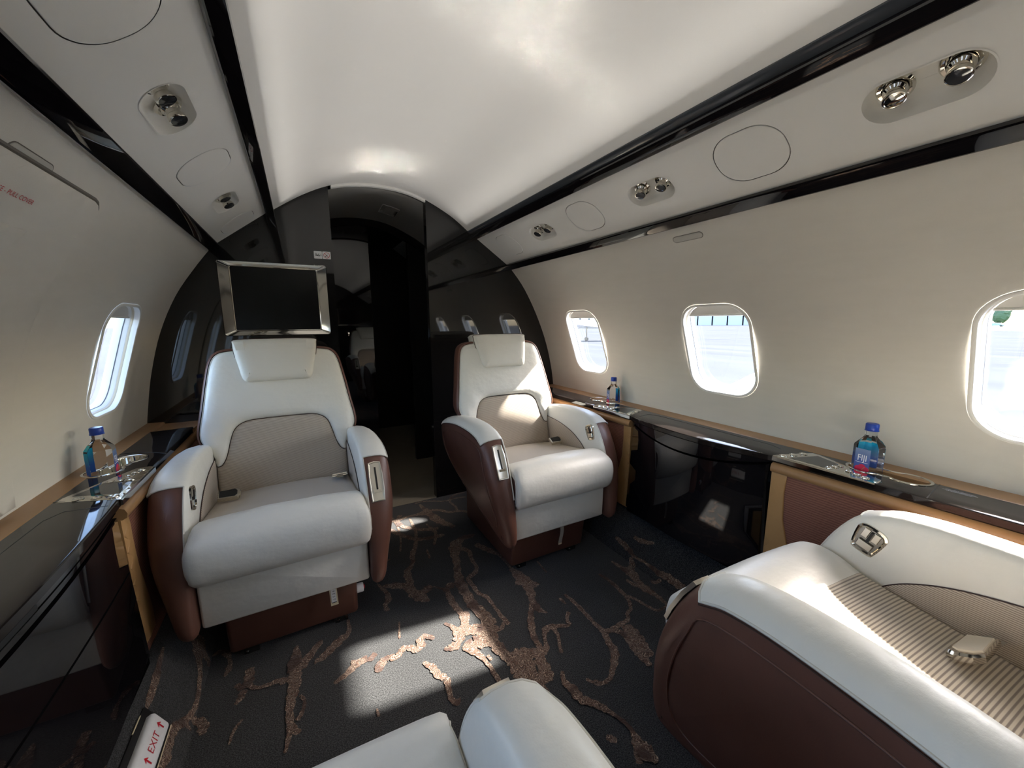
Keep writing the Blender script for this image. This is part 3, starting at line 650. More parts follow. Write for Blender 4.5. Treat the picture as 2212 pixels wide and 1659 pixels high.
def make_seat(label, loc, rot, s, extra=None, grp='ivory and brown club seats'):
    t = thing('club_seat', label, 'seat', loc, rot, grp)
    # plinth on its floor fittings
    mb = MB(); Pb = [(.105, .022), (.62, .022), (.62, .33), (.055, .33)]
    loft(mb, [[(x, v+(.012 if abs(x) > .19 else 0), z) for v, z in Pb] for x in (-.20, -.19, .19, .20)], True, True, True)
    mb.build('base', 'brown', t, bevel=.010)
    for x in (-.14, .14):
        for y_ in (.112, .52):
            mb = MB(); box(mb, x-.022, x+.022, y_, y_+.05, .0, .024); lathe(mb, [(.006, -.002), (.006, .008), (.003, .011)], (x-.012, y_+.003, .004), (0, -.3, 1), 10)
            mb.build('floor_fitting', 'chromed', t, smooth=False)
    mb = MB(); box(mb, -.236, .236, .035, .60, .235, .40); mb.build('seat_pan', 'dpiping', t, bevel=.01)
    # leg rest
    mb = MB()
    Q0 = rrect(.236, .097, .010, 4, (0, .303))
    loft(mb, [[(x, .012-h+(.30-z)*.03, z) for x, z in inset(Q0, i_)] for i_, h in ((.001, -.03), (0, .0), (.0012, .0045), (.0045, .0080), (.008, .0100))], True, True, True)
    lr = mb.build('leg_rest', 'white', t, angle=50)
    # seat cushion: leather nose and ribbed fabric top
    CP = [(.03, .350), (-.012, .353), (-.042, .380), (-.055, .43), (-.047, .478), (-.015, .510), (.030, .521), (.075, .513), (.112, .498), (.17, .486), (.27, .470), (.38, .452), (.47, .432), (.48, .37), (.2, .345)]
    C = crom(CP, 4, True); us = [(-.238, .034), (-.2365, .018), (-.232, .007), (-.222, .001)]+[(x, 0) for x in (-.20, -.15, -.10, -.05, 0, .05, .10, .15, .20)]+[(.222, .001), (.232, .007), (.2365, .018), (.238, .034)]
    rings = []
    rr = random.Random(5)
    for u, ins in us:
        Q = inset(C, ins); ring = []
        for v, z in Q:
            g = max(0, min(1, (-.005-v)/.03)); cr = .012*(1-(u/.24)**2) if z > .43 else 0
            wr = .0022*math.sin(u*70+1.3*math.sin(u*31)) * math.exp(-((v-.05)/.06)**2) if z > .46 and abs(u) < .19 else 0
            ring.append((u*(1+.04*g), v, z+cr+wr))
        rings.append(ring)
    i0 = 8*4          # the seam, counted along the outline
    n = len(C)
    for nm, m, rng in (('seat_cushion', 'white', list(range(0, i0))+list(range(12*4, n))), ('seat_insert', 'insert', list(range(i0, 12*4)))):
        mb = MB(); vs = [p for r_ in rings for p in r_]; fs = []
        for a in range(len(rings)-1):
            for j in rng:
                fs.append((a*n+j, a*n+(j+1) % n, (a+1)*n+(j+1) % n, (a+1)*n+j))
        mb.add(vs, fs)
        if nm == 'seat_cushion':
            k = len(us)-1
            mb.add([rings[0][j] for j in range(n)], [tuple(range(n))], 1); mb.add([rings[k][j] for j in range(n)], [tuple(range(n))], 1)
            o = mb.build(nm, [m, 'brown'], t, angle=50)
            for side in (0, k):
                mb = MB(); q = rings[1 if side == 0 else k-1]; tube(mb, [q[j] for j in list(range(2, 4*9))], .0022, 6)
                mb.build('cushion_piping', 'piping', o)
        else:
            bm = bmesh.new(); o = mb.build(nm, m, t, angle=50)
            bm.from_mesh(o.data); lone = [v for v in bm.verts if not v.link_faces]; bmesh.ops.delete(bm, geom=lone, context='VERTS'); bm.to_mesh(o.data); bm.free()
    # arm pods
    for side in (1, -1):
        aisle = side == s
        rings = pod_rings(side); n = len(rings[0]); top = set(range(0, 20)) | {n-3, n-2, n-1}
        def low(j): return (rings[0][j % n][2]+rings[0][(j+1) % n][2])/2 > .40
        def pad(a, j):
            if a <= 1: return low(j)
            return a <= 6 and (j in top)

        mb = MB(); vs = [p for r_ in rings for p in r_]; fs = []; fp = []
        for a in range(len(rings)-1):
            for j in range(n):
                q = (a*n+j, a*n+(j+1) % n, (a+1)*n+(j+1) % n, (a+1)*n+j)
                (fp if pad(a, j) else fs).append(q)
        fs.append(tuple(range((len(rings)-1)*n, len(rings)*n))); fs.append(tuple(range(n)))
        mb.add(vs, fs)
        # the raised line stitched into the outer side
        PL = crom([(.12, .585), (.25, .600), (.42, .592), (.55, .56), (.575, .53), (.55, .47), (.47, .40), (.33, .335), (.18, .285), (.08, .262), (.035, .28), (.030, .34), (.050, .43), (.085, .53)], 4, True)
        tube(mb, [(side*(.240+.0987*lean(z)), v, z) for v, z in PL], .0020, 6, True)
        o = mb.build('arm_shell', 'brown', t, angle=60)
        mb = MB(); gr = pod_rings(side, .0025); vs = [p for r_ in gr for p in r_]; mb.add(vs, fp+[tuple(j for j in range(n) if gr[0][j][2] > .40)])
        ap = mb.build('arm_pad', 'white', t, angle=60)
        for x in (o, ap):
            bm = bmesh.new(); bm.from_mesh(x.data); bmesh.ops.delete(bm, geom=[v for v in bm.verts if not v.link_faces], context='VERTS'); bm.to_mesh(x.data); bm.free()
        mb = MB()
        g = gr; path = [g[a][n-3] for a in range(2, 7)]+[g[7][j % n] for j in range(n-3, n+21)]+[g[a][20] for a in range(7, 1, -1)]
        tube(mb, path, .0024, 6)
        tube(mb, [g[2][j] for j in range(20, n) if g[2][j][2] > .40 and g[2][j][1] > .3], .0024, 6); tube(mb, [g[2][j % n] for j in range(40, n-2) if g[2][j % n][2] > .40], .0024, 6)
        mb.build('arm_piping', 'piping', ap)
        mb = MB(); tube(mb, [tuple(Vector(p)+Vector((side*.0012, 0, -.006))) for p in path[4:-4]], .0009, 5); mb.build('arm_stitching', 'dpiping', ap)
        # ribbed arch on the inner face
        A = crom([(.62, .40), (.625, .575), (.50, .582), (.38, .575), (.27, .552), (.19, .515), (.14, .47), (.115, .42)], 5)
        mb = MB(); sheet(mb, A, lambda a, b, h: (side*(.2372-h), a, b), step=.03, puff=.004, rad=.012)
        si = mb.build('side_insert', 'insertz', ap, angle=60)
        mb = MB(); tube(mb, [(side*.2368, a, b) for a, b in A[5:]], .0016, 6); mb.build('insert_seam', 'dpiping', si)
        if aisle:          # polished control plate let into the front of the aisle arm
            def fp3(a, b, h):            # a across, b up the slanted front (0..1)
                z = .490+.115*b; v = pfront(z)
                h += .0035; return (side*(.240+.042*lean(z)+a), v-h*.9, z+h*.4)
            N = [(-.019, 0), (.019, 0), (.021, .3), (.021, .7), (.018, 1.0), (0, 1.03), (-.018, 1.0), (-.021, .7), (-.021, .3)]
            sc = lambda f: [(a*f, .5+(b-.5)*(1-(1-f)*.35)) for a, b in N]
            mb = MB()
            loft(mb, [[fp3(a, b, h) for a, b in sc(f)] for f, h in ((1.15, -.004), (1.12, .0045), (1.0, .005), (.93, .0030), (.88, .0026))], True, False, True)
            cp = mb.build('control_plate', 'satin', ap, angle=25)
            mb = MB(); sheet(mb, [(-.0035, .28), (.0035, .28), (.0035, .90), (-.0035, .90)], lambda a, b, h: fp3(a, b, -.0015), step=.05); mb.build('lever_slot', 'blackp', cp, smooth=False) if False else None
            mb = MB()
            for q in ([(-.003, .30), (.003, .30), (.003, .90), (-.003, .90)],):
                loft(mb, [[fp3(a, b, .001) for a, b in q], [fp3(a, b, .0034) for a, b in q]], True, False, True)
            x = mb.build('lever_slot', 'blackp', t, smooth=False); x.name = 'lever_slot'
            mb = MB(); loft(mb, [[fp3(a, b, h) for a, b in ((-.013, .22), (.013, .22), (.013, .30), (-.013, .30))] for h in (.001, .0055)], True, True, True)
            mb.build('lever_tab', 'chrome', t, smooth=False)
        else:              # small latch plate on the inner face of the window arm
            def fl(a, b, h): return (side*(.2368-h), .112+a+(b)*.35, .578+b-a*.35)
            N = crom([(-.026, .012), (-.024, .026), (-.012, .033), (.012, .033), (.024, .026), (.026, .012), (.021, -.022), (.014, -.030), (-.014, -.030), (-.021, -.022)], 3, True)
            mb = MB(); loft(mb, [[fl(a*f, b*f, h) for a, b in N] for f, h in ((1.1, -.004), (1.08, .002), (.95, .003), (.84, .0005))], True, False, False)
            cp = mb.build('latch_plate', 'chrome', ap, angle=25)
            mb = MB(); loft(mb, [[fl(a*.86, b*.86, .0006) for a, b in N]], True, False, True); mb.build('latch_recess', 'chromed', ap, smooth=False)
            mb = MB()
            for x0, x1, y0, y1, hh in ((-.016, -.004, .004, .026, .003), (.004, .016, .004, .026, .003), (-.014, .014, -.020, -.004, .006)):
                loft(mb, [[fl(a, b, h) for a, b in ((x0, y0), (x1, y0), (x1, y1), (x0, y1))] for h in (.0008, hh)], True, True, True)
            mb.build('latch_lever', 'chrome', ap, smooth=False, bevel=.001)
            mb = MB(); loft(mb, [[fl(a, b, h) for a, b in ((-.0025, -.004), (.0025, -.004), (.0025, .024), (-.0025, .024))] for h in (.0008, .0045)], True, True, True); mb.build('latch_slot', 'blackp', ap, smooth=False)
    # backrest
    half = [(.232, .43), (.233, .56), (.240, .598), (.262, .635), (.274, .68), (.259, .775), (.242, .88), (.228, .945), (.208, .976), (.17, .987), (.08, .993)]
    cr = crom(half, 4); OUT = cr+[(-u, z) for u, z in cr[::-1]]
    def fb(u, z, h): return (u, vf(z)-h, z)
    mb = MB(); O2 = inset(OUT, -.011)
    O2 = [(u, max(z, .40)) for u, z in O2]
    sec = [(0, .006), (0.004, 0), (.012, -.002), (.05, 0), (.085, .008), (.108, .025), (.12, .055)]
    loft(mb, [[(u, vf(z)+dv-.004, z) for u, z in inset(O2, i_)] for dv, i_ in sec], True, False, True)
    bs = mb.build('back_shell', 'brown', t, angle=60)
    ih = [(.228, .552), (.214, .558), (.202, .577), (.192, .605), (.182, .645), (.170, .680), (.150, .703), (.115, .716), (.05, .719)]
    ih = crom(ih, 4); INS = [(.231, .44)]+[(.231, .552)]+ih+[(-u, z) for u, z in ih[::-1]]+[(-.231, .552), (-.231, .44)]
    ih2 = [(u, z) for u, z in ih]
    LE = [p for p in cr if p[1] > .556]
    LEA = [(.231, .556)]+LE+[(-u, z) for u, z in LE[::-1]]+[(-.231, .556)]+[(-u, z+.001) for u, z in ih2]+[(u, z+.001) for u, z in ih2[::-1]]
    def dimp(u, z):
        return .0022*math.sin(u*60+z*45)*math.exp(-((abs(u)-.20)/.05)**2-((z-.68)/.07)**2)
    mb = MB(); sheet(mb, LEA, fb, step=.018, puff=.020, rad=.045, thick=.004, extra=dimp)
    bl = mb.build('backrest', 'white', t, angle=70)
    mb = MB(); sheet(mb, INS, fb, step=.022, puff=.013, rad=.035, thick=.004)
    mb.build('backrest_insert', 'insertz', t, angle=70)
    mb = MB(); tube(mb, [fb(u, z, .0015) for u, z in ih+[(-u, z) for u, z in ih[::-1]]], .0014, 6); mb.build('insert_seam', 'dpiping', bl)
    mb = MB(); tube(mb, [fb(u, z, .001) for u, z in OUT if z > .6], .0026, 6); mb.build('back_piping', 'piping', bl)
    # headrest, folded over the top of the back
    HO = [(.127, .885), (.137, .93), (.148, .98), (.152, 1.018), (.147, 1.034), (.08, 1.038)]
    HO = crom([(.085, .866), (.112, .868)]+HO, 4); HO = HO+[(-u, z) for u, z in HO[::-1]]
    mb = MB()
    loft(mb, [[(u, vf(z)-.016-h+(.0 if h > -.03 else (z-.86)*.1), z-(.008 if h < -.05 else 0)) for u, z in inset(HO, i_)] for h, i_ in ((-.075, .012), (-.06, .002), (-.03, 0), (0, 0), (.010, .003), (.017, .010), (.022, .022), (.024, .04))], True, True, False)
    sheet(mb, inset(HO, .04), lambda a, b, h: (a, vf(b)-.016-.024, b), step=.04)
    hd = mb.build('headrest', 'white', t, angle=60)
    mb = MB(); tube(mb, [(u, vf(z)-.016, z) for u, z in inset(HO, -.0006)], .0016, 6, True); mb.build('headrest_stitching', 'dpiping', hd)
    # lap belt: buckle on the window side, tab on the aisle side
    w = -s
    mb = MB(); B = [(-.030, -.017), (.024, -.019), (.032, -.010), (.032, .010), (.024, .019), (-.030, .017)]
    K = 1.55 if extra == 'beige' else 1.12
    def fk(a, b, h): return (w*(.180 if K < 1.3 else .150)+a*K, .315+b*.8*K-h*.2, .492+b*.45*K+h*.9)
    loft(mb, [[fk(a*f, b*f, h) for a, b in B] for f, h in ((.9, -.009), (1, -.006), (1, .005), (.9, .009))], True, True, True)
    bk = mb.build('belt_buckle', 'chrome', t, angle=30)
    mb = MB(); loft(mb, [[fk(a*f-.002, b*f, h) for a, b in B] for f, h in ((.78, .0088), (.74, .0115))], True, True, True); mb.build('buckle_lid', 'blackp' if extra != 'beige' else 'bweb', bk, smooth=False)
    mb = MB(); loft(mb, [[(w*.215, v, z-.001) for v, z in ((.33, .478), (.34, .500))], [(w*.205, v, z) for v, z in ((.30, .484), (.32, .503))]], False)
    mb.build('belt_webbing', 'webbing', t)
    mb = MB(); P = [(s*.200, .435, .450), (s*.196, .390, .470), (s*.190, .350, .488), (s*.186, .325, .494)]
    rings = [[(x+.000, v-.0, z+.0) for x, v, z in ((p[0]-.026, p[1], p[2]), (p[0]+.026, p[1]+.002, p[2]), (p[0]+.026, p[1]+.002, p[2]+.003), (p[0]-.026, p[1], p[2]+.003))] for p in P]
    loft(mb, rings, True, True, True); mb.build('belt_tab_webbing', 'webbing', t, angle=30)
    mb = MB(); tube(mb, [(s*.186-.028, .323, .496), (s*.186+.028, .325, .496), (s*.186+.028, .311, .494), (s*.186-.028, .309, .494)], .0028, 6, True); box(mb, s*.186-.012, s*.186+.012, .291, .311, .4925, .496)
    mb.build('belt_tab', 'chrome', t, smooth=False)
    return t
def strap(t, x, kind):
    if kind == 'vest':
        mb = MB(); pts = [(x-.004, .048, .225), (x, .030, .185), (x+.002, .034, .13)]
        rings = [[(p[0]-.012, p[1], p[2]), (p[0]+.012, p[1], p[2]), (p[0]+.012, p[1]+.0015, p[2]), (p[0]-.012, p[1]+.0015, p[2])] for p in pts]
        loft(mb, rings, True, True, True); o = mb.build('vest_tag', 'cream', t, smooth=False)
        mb = MB(); loft(mb, [[(x+dx+dz*.03, .0285+max(0, (.185-z))*.07, z) for dx, z, dz in ((-.008, .203, 0), (.008, .203, 0))], [(x-.008, .0282, .185), (x+.008, .0282, .185)], [(x-.007, .0305, .142), (x+.009, .0305, .142)]], False)
        mb.build('tag_panel', 'label', o, smooth=False)
        for k, ch in enumerate('VEST'):
            zz = .188-k*.0105
            mb = text_mesh(ch, .011, lambda a, b, h: (x+.0005+b, .0282+max(0, (.185-zz))*.05-h, zz-a), .0006); mb.build('lettering', 'dark', o, smooth=False)
        mb = MB(); box(mb, x-.007, x+.009, .0285, .0293, .1435, .1455); mb.build('printed_rule', 'dark', o, smooth=False)
    else:
        mb = MB(); pts = [(x, .10, .27), (x-.001, .07, .22), (x-.006, .045, .17), (x-.012, .05, .115), (x-.011, .055, .093)]
        pts = crom(pts, 4)
        rings = [[(p[0]-.009, p[1], p[2]), (p[0]+.009, p[1], p[2]), (p[0]+.009, p[1]+.002, p[2]), (p[0]-.009, p[1]+.002, p[2])] for p in pts]
        loft(mb, rings, True, True, True); o = mb.build('pull_strap', 'webbing', t, smooth=False)
        mb = MB(); box(mb, x-.020, x-.003, .0525, .0545, .094, .104); mb.build('strap_label', 'cream', o, smooth=False)
A = make_seat('ivory leather club seat on the left facing back, in front of the screen', (-.5425, 1.325, 0), .5, 1)
strap(A, .117, 'vest')
mb = MB(); lathe(mb, [(.017, -.03), (.017, .010), (.0155, .013), (.001, .013)], (.212, .135, .098), (1, 0, 0), 20); o = mb.build('release_button', 'label', A, label='white round release button with a red centre')
mb = MB(); lathe(mb, [(.0085, 0), (.0085, .004), (.001, .0055)], (.225, .135, .098), (1, 0, 0), 16); mb.build('button_centre', 'red', o)
B = make_seat('ivory leather club seat on the right facing back, sunlit backrest beside the window', (.486, 1.280, 0), -.3, -1)
strap(B, .040, 'loop')
C = make_seat('ivory leather club seat close on the right, facing forward, ribbed seat half in sun', (.470, .470, 0), 180-3, 1, 'beige')
strap(C, .20, 'loop')
D = make_seat('ivory leather club seat at the bottom edge, only its cushion nose and arm showing', (-.540, .478, 0), 180, -1)
# ------------------------------------------------------------------ side ledges, cabinets, panels
ZL = .655
def bow(y, y0, y1): 
    if not y0 < y < y1: return 0.
    c = (y0+y1)/2; h = (y1-y0)/2; return max(0, 1-((y-c)/h)**2)
CAB = {1: (.672, 1.300, .046), -1: (.40, 1.292, .016)}
def xin(sg, y): y0, y1, a = CAB[sg]; return .900-a*bow(y, y0, y1)
CUPS = {1: [((.466, 1.012), (.372, 1.012)), ((1.585, 1.045), (1.690, 1.030))], -1: [((1.575, 1.012), (1.680, .985))]}
def peanut(c1, c2, r, waist=.030, n=14):
    c1, c2 = Vector(c1), Vector(c2); d = (c2-c1); L = d.length; d.normalize(); p = Vector((-d.y, d.x)); out = []
    a0 = math.acos(min(1, L*.32/r))
    for k in range(n+1):
        a = a0+(2*PI-2*a0)*k/n; q = c1+d*math.cos(a)*r+p*math.sin(a)*r; out.append((q.x, q.y))
    m = (c1+c2)/2-p*waist; out.append((m.x, m.y))
    for k in range(n+1):
        a = PI+a0+(2*PI-2*a0)*k/n; q = c2+d*math.cos(a)*r+p*math.sin(a)*r; out.append((q.x, q.y))
    m = (c1+c2)/2+p*waist; out.append((m.x, m.y))
    return out
for sg, nm in ((1, 'right'), (-1, 'left')):
    wallx = WR[1][0] if sg > 0 else -WL[1][0]
    t = thing('side_ledge', 'long dark glossy ledge with tan edging running along the %s wall' % nm, 'ledge', (sg*1.0, .2, .62))
    y0, y1, _ = CAB[sg]
    # tan strip against the wall
    mb = MB(); rings = [[(sg*x, y, z) for x, z in ((wallx+.004, .62), (wallx+.004, ZL+.006), (1.036, ZL+.005), (1.030, ZL+.001), (1.030, .62))] for y in (YR, YB)]
    loft(mb, rings, True, True, True); mb.build('wall_strip', 'wood', t, world=True, angle=25)
    # lacquered top with the cup openings cut out
    ye = 2.10 if sg < 0 else YB-.002
    ys = [YR+ (ye-YR)*k/90 for k in range(91)]
    out = [(y, xin(sg, y)) for y in ys]
    if sg < 0: out += [(2.10, .93), (2.09, .96), (2.085, 1.02), (2.085, 1.034)]
    else: out += [(ye, 1.034)]
    out += [(YR, 1.034)]
    holes = [peanut(*cc, .0445) for cc in CUPS[sg]]
    mb = MB(); sheet(mb, out, lambda a, b, h: (sg*b, a, ZL+.004), holes, step=.08)
    edge = [(y, x) for y, x in out[:91+(3 if sg < 0 else 0)]]
    eo = lambda d, z: [(sg*(x-d), y, z) for y, x in edge]
    loft(mb, [eo(0, ZL+.004), eo(.003, ZL+.0028), eo(.0045, ZL+.0005), eo(.0045, ZL-.016), eo(.001, ZL-.020), eo(-.02, ZL-.021)], False)
    mb.build('lacquer_top', 'ledge', t, world=True, angle=30)
    if sg < 0:        # tan end field between the rounded lacquer end and the bulkhead
        mb = MB(); sheet(mb, [(2.08, .895), (YB-.002, .895), (YB-.002, 1.034), (2.08, 1.034)], lambda a, b, h: (sg*b, a, ZL-.003+h), step=.05, thick=.02); mb.build('end_field', 'wood', t, world=True, smooth=False)
    # fine seams across and along the top
    seams = ([[(1.64, .892), (1.69, .95), (1.74, 1.0), (1.77, 1.034)], [(.305, .895), (.312, .96), (.318, 1.034)]] if sg > 0 else [[(1.70, .895), (1.745, .95), (1.765, 1.0), (1.77, 1.034)]])
    seams += [[(y1+.012, xin(sg, y1)-.004), (y1+.035, .95), (y1+.062, 1.034)], [(y0-.012, xin(sg, y0)-.004), (y0-.035, .95), (y0-.055, 1.034)]]
    for sm in seams:
        mb = MB(); tube(mb, [(sg*x, y, ZL+.0036) for y, x in crom(sm, 4)], .0016, 6); mb.build('top_seam', 'blackp', t, world=True)
    lid = [(y1-.03, .905), (y1-.02, .985), (y1-.06, 1.004), (y0+.06, 1.004), (y0+.02, .985)]
    mb = MB(); tube(mb, [(sg*x, y, ZL+.0038) for y, x in lid], .0010, 6)
    mb.build('lid_seam', 'blackp', t, world=True)
    # tan nosing under the edge at the seats
    for ya, yb in ((y1+.004, YB-.002), (YR, y0-.004)):
        mb = MB(); P_ = [(.915, .634), (.900, .636), (.888, .630), (.8835, .618), (.886, .607), (.895, .602), (.915, .602)]
        loft(mb, [[(sg*x, y, z) for x, z in P_] for y in (ya, yb)], True, True, True); mb.build('edge_nosing', 'wood', t, world=True, angle=50)
    # woven panels with tan posts beside the cabinet
    for ya, yb, post, where in ((y1+.004, YB-.004, y1, 'beside the far seat'), (YR, y0-.004, y0, 'behind the near seat')):
        far = post == y1
        lab = 'rust brown woven side panel with a tan post, %s wall, %s' % (nm, where)
        p = thing('side_wainscot', lab, 'wainscot', (sg*.9, (ya+yb)/2, .2))
        mb = MB(); fx = lambda a, b, h: (sg*(.9005-(.602-b)*.010-h), a, b)
        sheet(mb, [(ya, .20), (yb, .20), (yb, .604), (ya, .604)], fx, step=.12, thick=.02); mb.build('woven_field', 'woven', p, world=True, smooth=False)
        dd = 1 if far else -1
        Q = [(post+dd*.003, .604), (post+dd*.050, .604), (post+dd*.047, .54), (post+dd*.052, .45), (post+dd*.075, .36), (post+dd*.088, .30), (post+dd*.085, .24), (post+dd*.080, .195 if sg > 0 else .232), (post+dd*.003, .195 if sg > 0 else .232)]
        mb = MB(); sheet(mb, Q, lambda a, b, h: (sg*(.8985-(.602-b)*.012-h), a, b), step=.05, puff=.004, rad=.006, thick=.022); mb.build('tan_post', 'tan', p, world=True, angle=50)
        mb = MB(); box(mb, *sorted((sg*.90, sg*.925)), ya, yb, .175, .20); mb.build('lower_edge', 'dpiping', p, world=True, smooth=False)
    # bow-fronted lacquer cabinet
    c = thing('side_cabinet', ('glossy black bow-fronted cabinet between the two right seats' if sg > 0 else 'large glossy black cabinet in the left foreground below the hatch'), 'cabinet', (sg*.9, (y0+y1)/2, .2))
    A_ = CAB[sg][2]; dd = .050 if sg > 0 else .024
    yy = [y0+(y1-y0)*k/40 for k in range(41)]
    xf = lambda y: xin(sg, y)+.003
    xd = lambda y, z: .899-(A_*.85)*bow(y, y0, y1)-.02*(1-(z-.2)/.42) if sg > 0 else .897-(A_*.85)*bow(y, y0, y1)-.012*(1-(z-.2)/.42)
    mb = MB()
    loft(mb, [[(sg*(xf(y)+.001), y, .640) for y in yy], [(sg*(xf(y)-.004), y, .636) for y in yy], [(sg*(xf(y)-.004), y, .634-dd*bow(y, y0, y1)) for y in yy], [(sg*(xf(y)+.004), y, .630-dd*bow(y, y0, y1)) for y in yy], [(sg*.95, y, .630-dd*bow(y, y0, y1)) for y in yy]], False)
    mb.build('fascia', 'lacq', c, world=True, angle=30)
    mb = MB(); D_ = [(y0+.004, .21), (y1-.004, .21)]+[(y, .624-dd*bow(y, y0, y1)) for y in yy[::-1][1:-1]]
    sheet(mb, D_, lambda a, b, h: (sg*(xd(a, b)-h), a, b), step=.05, thick=.05)
    dr = mb.build('cabinet_door', 'lacq', c, world=True, angle=40)
    mb = MB(); loft(mb, [[(sg*x, y, z) for y in (y0+.001, y1-.001)] for x, z in ((.955, .64), (.93, .55), (.925, .195), (.97, .195))], False); mb.build('carcase', 'blackp', c, world=True, smooth=False)
    mb = MB(); box(mb, *sorted((sg*.889, sg*.935)), y0+.001, y1-.001, .183, .214); mb.build('kickboard', 'dgroove', c, world=True, smooth=False)
    if sg < 0:
        mb = MB(); tube(mb, [(sg*(xd(y, .468)-.0003), y, .468) for y in yy[1:-1]], .0016, 6)
        tube(mb, [(sg*(xf(y)-.0042), y, .6345-dd*.45*bow(y, y0, y1)) for y in yy[1:-1]], .0012, 6); mb.build('door_seam', 'dgroove', c, world=True)
        mb = MB(); loft(mb, [[(sg*(xf(y)-.0048), y, .6355), (sg*(xf(y)-.0048), y, .6215)] for y in [.45+.45*k/12 for k in range(13)]], False); mb.build('finger_pull', 'blackp', c, world=True)
# cup holders, control panels
def cup(sg, cc, label):
    t = thing('cup_holder', label, 'cup holder', (sg*cc[0][1], cc[0][0], .63))
    P_ = [(sg*x, y) for y, x in peanut(*cc, .0445)]
    P_ = crom(P_, 2, True)
    mb = MB(); loft(mb, [[(x, y, ZL+h) for x, y in inset(P_, i_)] for i_, h in ((-.0045, .003), (-.004, .0062), (0, .0075), (.003, .006), (.004, .002), (.0045, -.022), (.007, -.026))], True, False, False)
    mb.build('rim', 'chrome', t, world=True, angle=50)
    mb = MB(); loft(mb, [[(x, y, ZL+h) for x, y in inset(P_, i_)] for i_, h in ((.0035, .004), (.0042, -.010), (.0045, -.022), (.007, -.026))], True); mb.build('well_wall', 'chromed', t, world=True, angle=50)
    mb = MB(); sheet(mb, inset(P_, .0065), lambda a, b, h: (a, b, ZL-.0255), step=.03); mb.build('well_floor', 'blackp', t, world=True, smooth=False)  # dark wall and floor put a deep well's shade into the colour
cup(1, CUPS[1][0], 'chrome-rimmed double cup holder in the right ledge, the nearest')
cup(1, CUPS[1][1], 'chrome-rimmed double cup holder in the right ledge, far one near the first window')
cup(-1, CUPS[-1][0], 'chrome-rimmed double cup holder in the left ledge')
def controls(sg, y0, d, label):         # y0: wide end, d: direction of the narrow end
    t = thing('control_panel', label, 'control panel', (sg*.95, y0+d*.12, ZL))
    P_ = [(y0, .893), (y0+d*.028, .965), (y0+d*.050, 1.028), (y0+d*.075, 1.026), (y0+d*.13, 1.000), (y0+d*.20, .966), (y0+d*.262, .935), (y0+d*.266, .905), (y0+d*.262, .893)]
    f = lambda a, b, h: (sg*b, a, ZL+.0042+h)
    mb = MB(); sheet(mb, P_, f, step=.04, puff=.0012, rad=.003, thick=.004); mb.build('metal_plate', 'chrome', t, world=True, angle=30)
    cx = sum(p[0] for p in P_)/len(P_); 
    Q = [(y0+d*.040, .906), (y0+d*.062, .962), (y0+d*.078, 1.008), (y0+d*.108, .994), (y0+d*.155, .972), (y0+d*.140, .906)]
    mb = MB(); sheet(mb, Q, lambda a, b, h: f(a, b, .0014+h), step=.05, thick=.001); mb.build('touch_pad', 'lacq', t, world=True, smooth=False)
    for (dy, x) in ((.022, .912), (.034, .948), (.046, .986), (.148, .915), (.152, .938), (.156, .960), (.190, .930), (.212, .922), (.234, .914)):
        mb = MB(); c_ = Vector(f(y0+d*dy, x, .001)); big = dy < .1
        r_ = .0115 if big else .0095
        lathe(mb, [(r_, 0), (r_, .002), (r_*.82, .0028), (r_*.72, .0012), (r_*.6, .001), (r_*.45, .003), (.0005, .0035)], c_, (0, 0, 1), 18)
        mb.build('button', 'chrome', t, world=True, angle=25)
    mb = MB(); loft(mb, [[(sg*x, y, z) for x, z in ((.8935, ZL+.004), (.889, ZL+.001), (.8885, ZL-.012), (.893, ZL-.013))] for y in (y0, y0+d*.262)], True, True, True); mb.build('metal_lip', 'chrome', t, world=True, angle=40)
controls(1, .668, -1, 'metal control panel with round buttons on the right ledge, nearest, by the brown ledge seat')
controls(1, 1.306, 1, 'metal control panel with round buttons on the right ledge, farther one below the small bottle')
controls(-1, 1.298, 1, 'metal control panel with round buttons on the left ledge')
t = thing('placard', 'faint white printed notice on the right ledge top', 'label', (.99, .285, ZL+.004))
f = lambda a, b, h: (1.00+b, .272+a, ZL+.0042+h)
for k, s_ in enumerate(('WHEN TABLE IS DEPLOYED, SEATS', 'MUST BE PLACED IN UPRIGHT POSITION', 'FOR TAKEOFF AND LANDING')):
    mb = text_mesh(s_, .0034, lambda a, b, h: (1.012-.0045*k*1.4-b*-1, .275-a, ZL+.0042+h), .0002)
    mb.build('lettering', 'white_ink', t, world=True, smooth=False)

# ------------------------------------------------------------------ screen, placard, exit light
t = thing('wall_screen', 'flat screen in a mirror-polished frame on the black bulkhead', 'screen', (-.537, YB, 1.042))
fs_ = lambda a, b, h: (a, YB-h, b)
cx, cz = -.5375, 1.2165
mb = MB(); loft(mb, [[fs_(a, b, h) for a, b in rrect(hw, hh, r_, 5, (cx, cz))] for hw, hh, r_, h in ((.226, .173, .012, 0), (.226, .173, .012, .036), (.223, .170, .011, .041), (.184, .151, .008, .030), (.181, .148, .006, .0325), (.178, .145, .005, .030))], True, False, False)
mb.build('frame', 'chrome', t, world=True, angle=20)
mb = MB(); sheet(mb, rrect(.179, .146, .005, 5, (cx, cz)), lambda a, b, h: fs_(a, b, .0305+h), step=.1); mb.build('screen', 'screen', t, world=True, smooth=False)
t = thing('wall_screen', 'second screen on the rear bulkhead, seen only as a reflection', 'screen', (.365, YR, 1.07))
mb = MB(); loft(mb, [[(a, YR+h, b) for a, b in rrect(hw, hh, .01, 5, (.365, 1.215))] for hw, hh, h in ((.19, .16, 0), (.19, .16, .035), (.16, .135, .028))], True, False, False); mb.build('frame', 'chrome', t, world=True, angle=20)
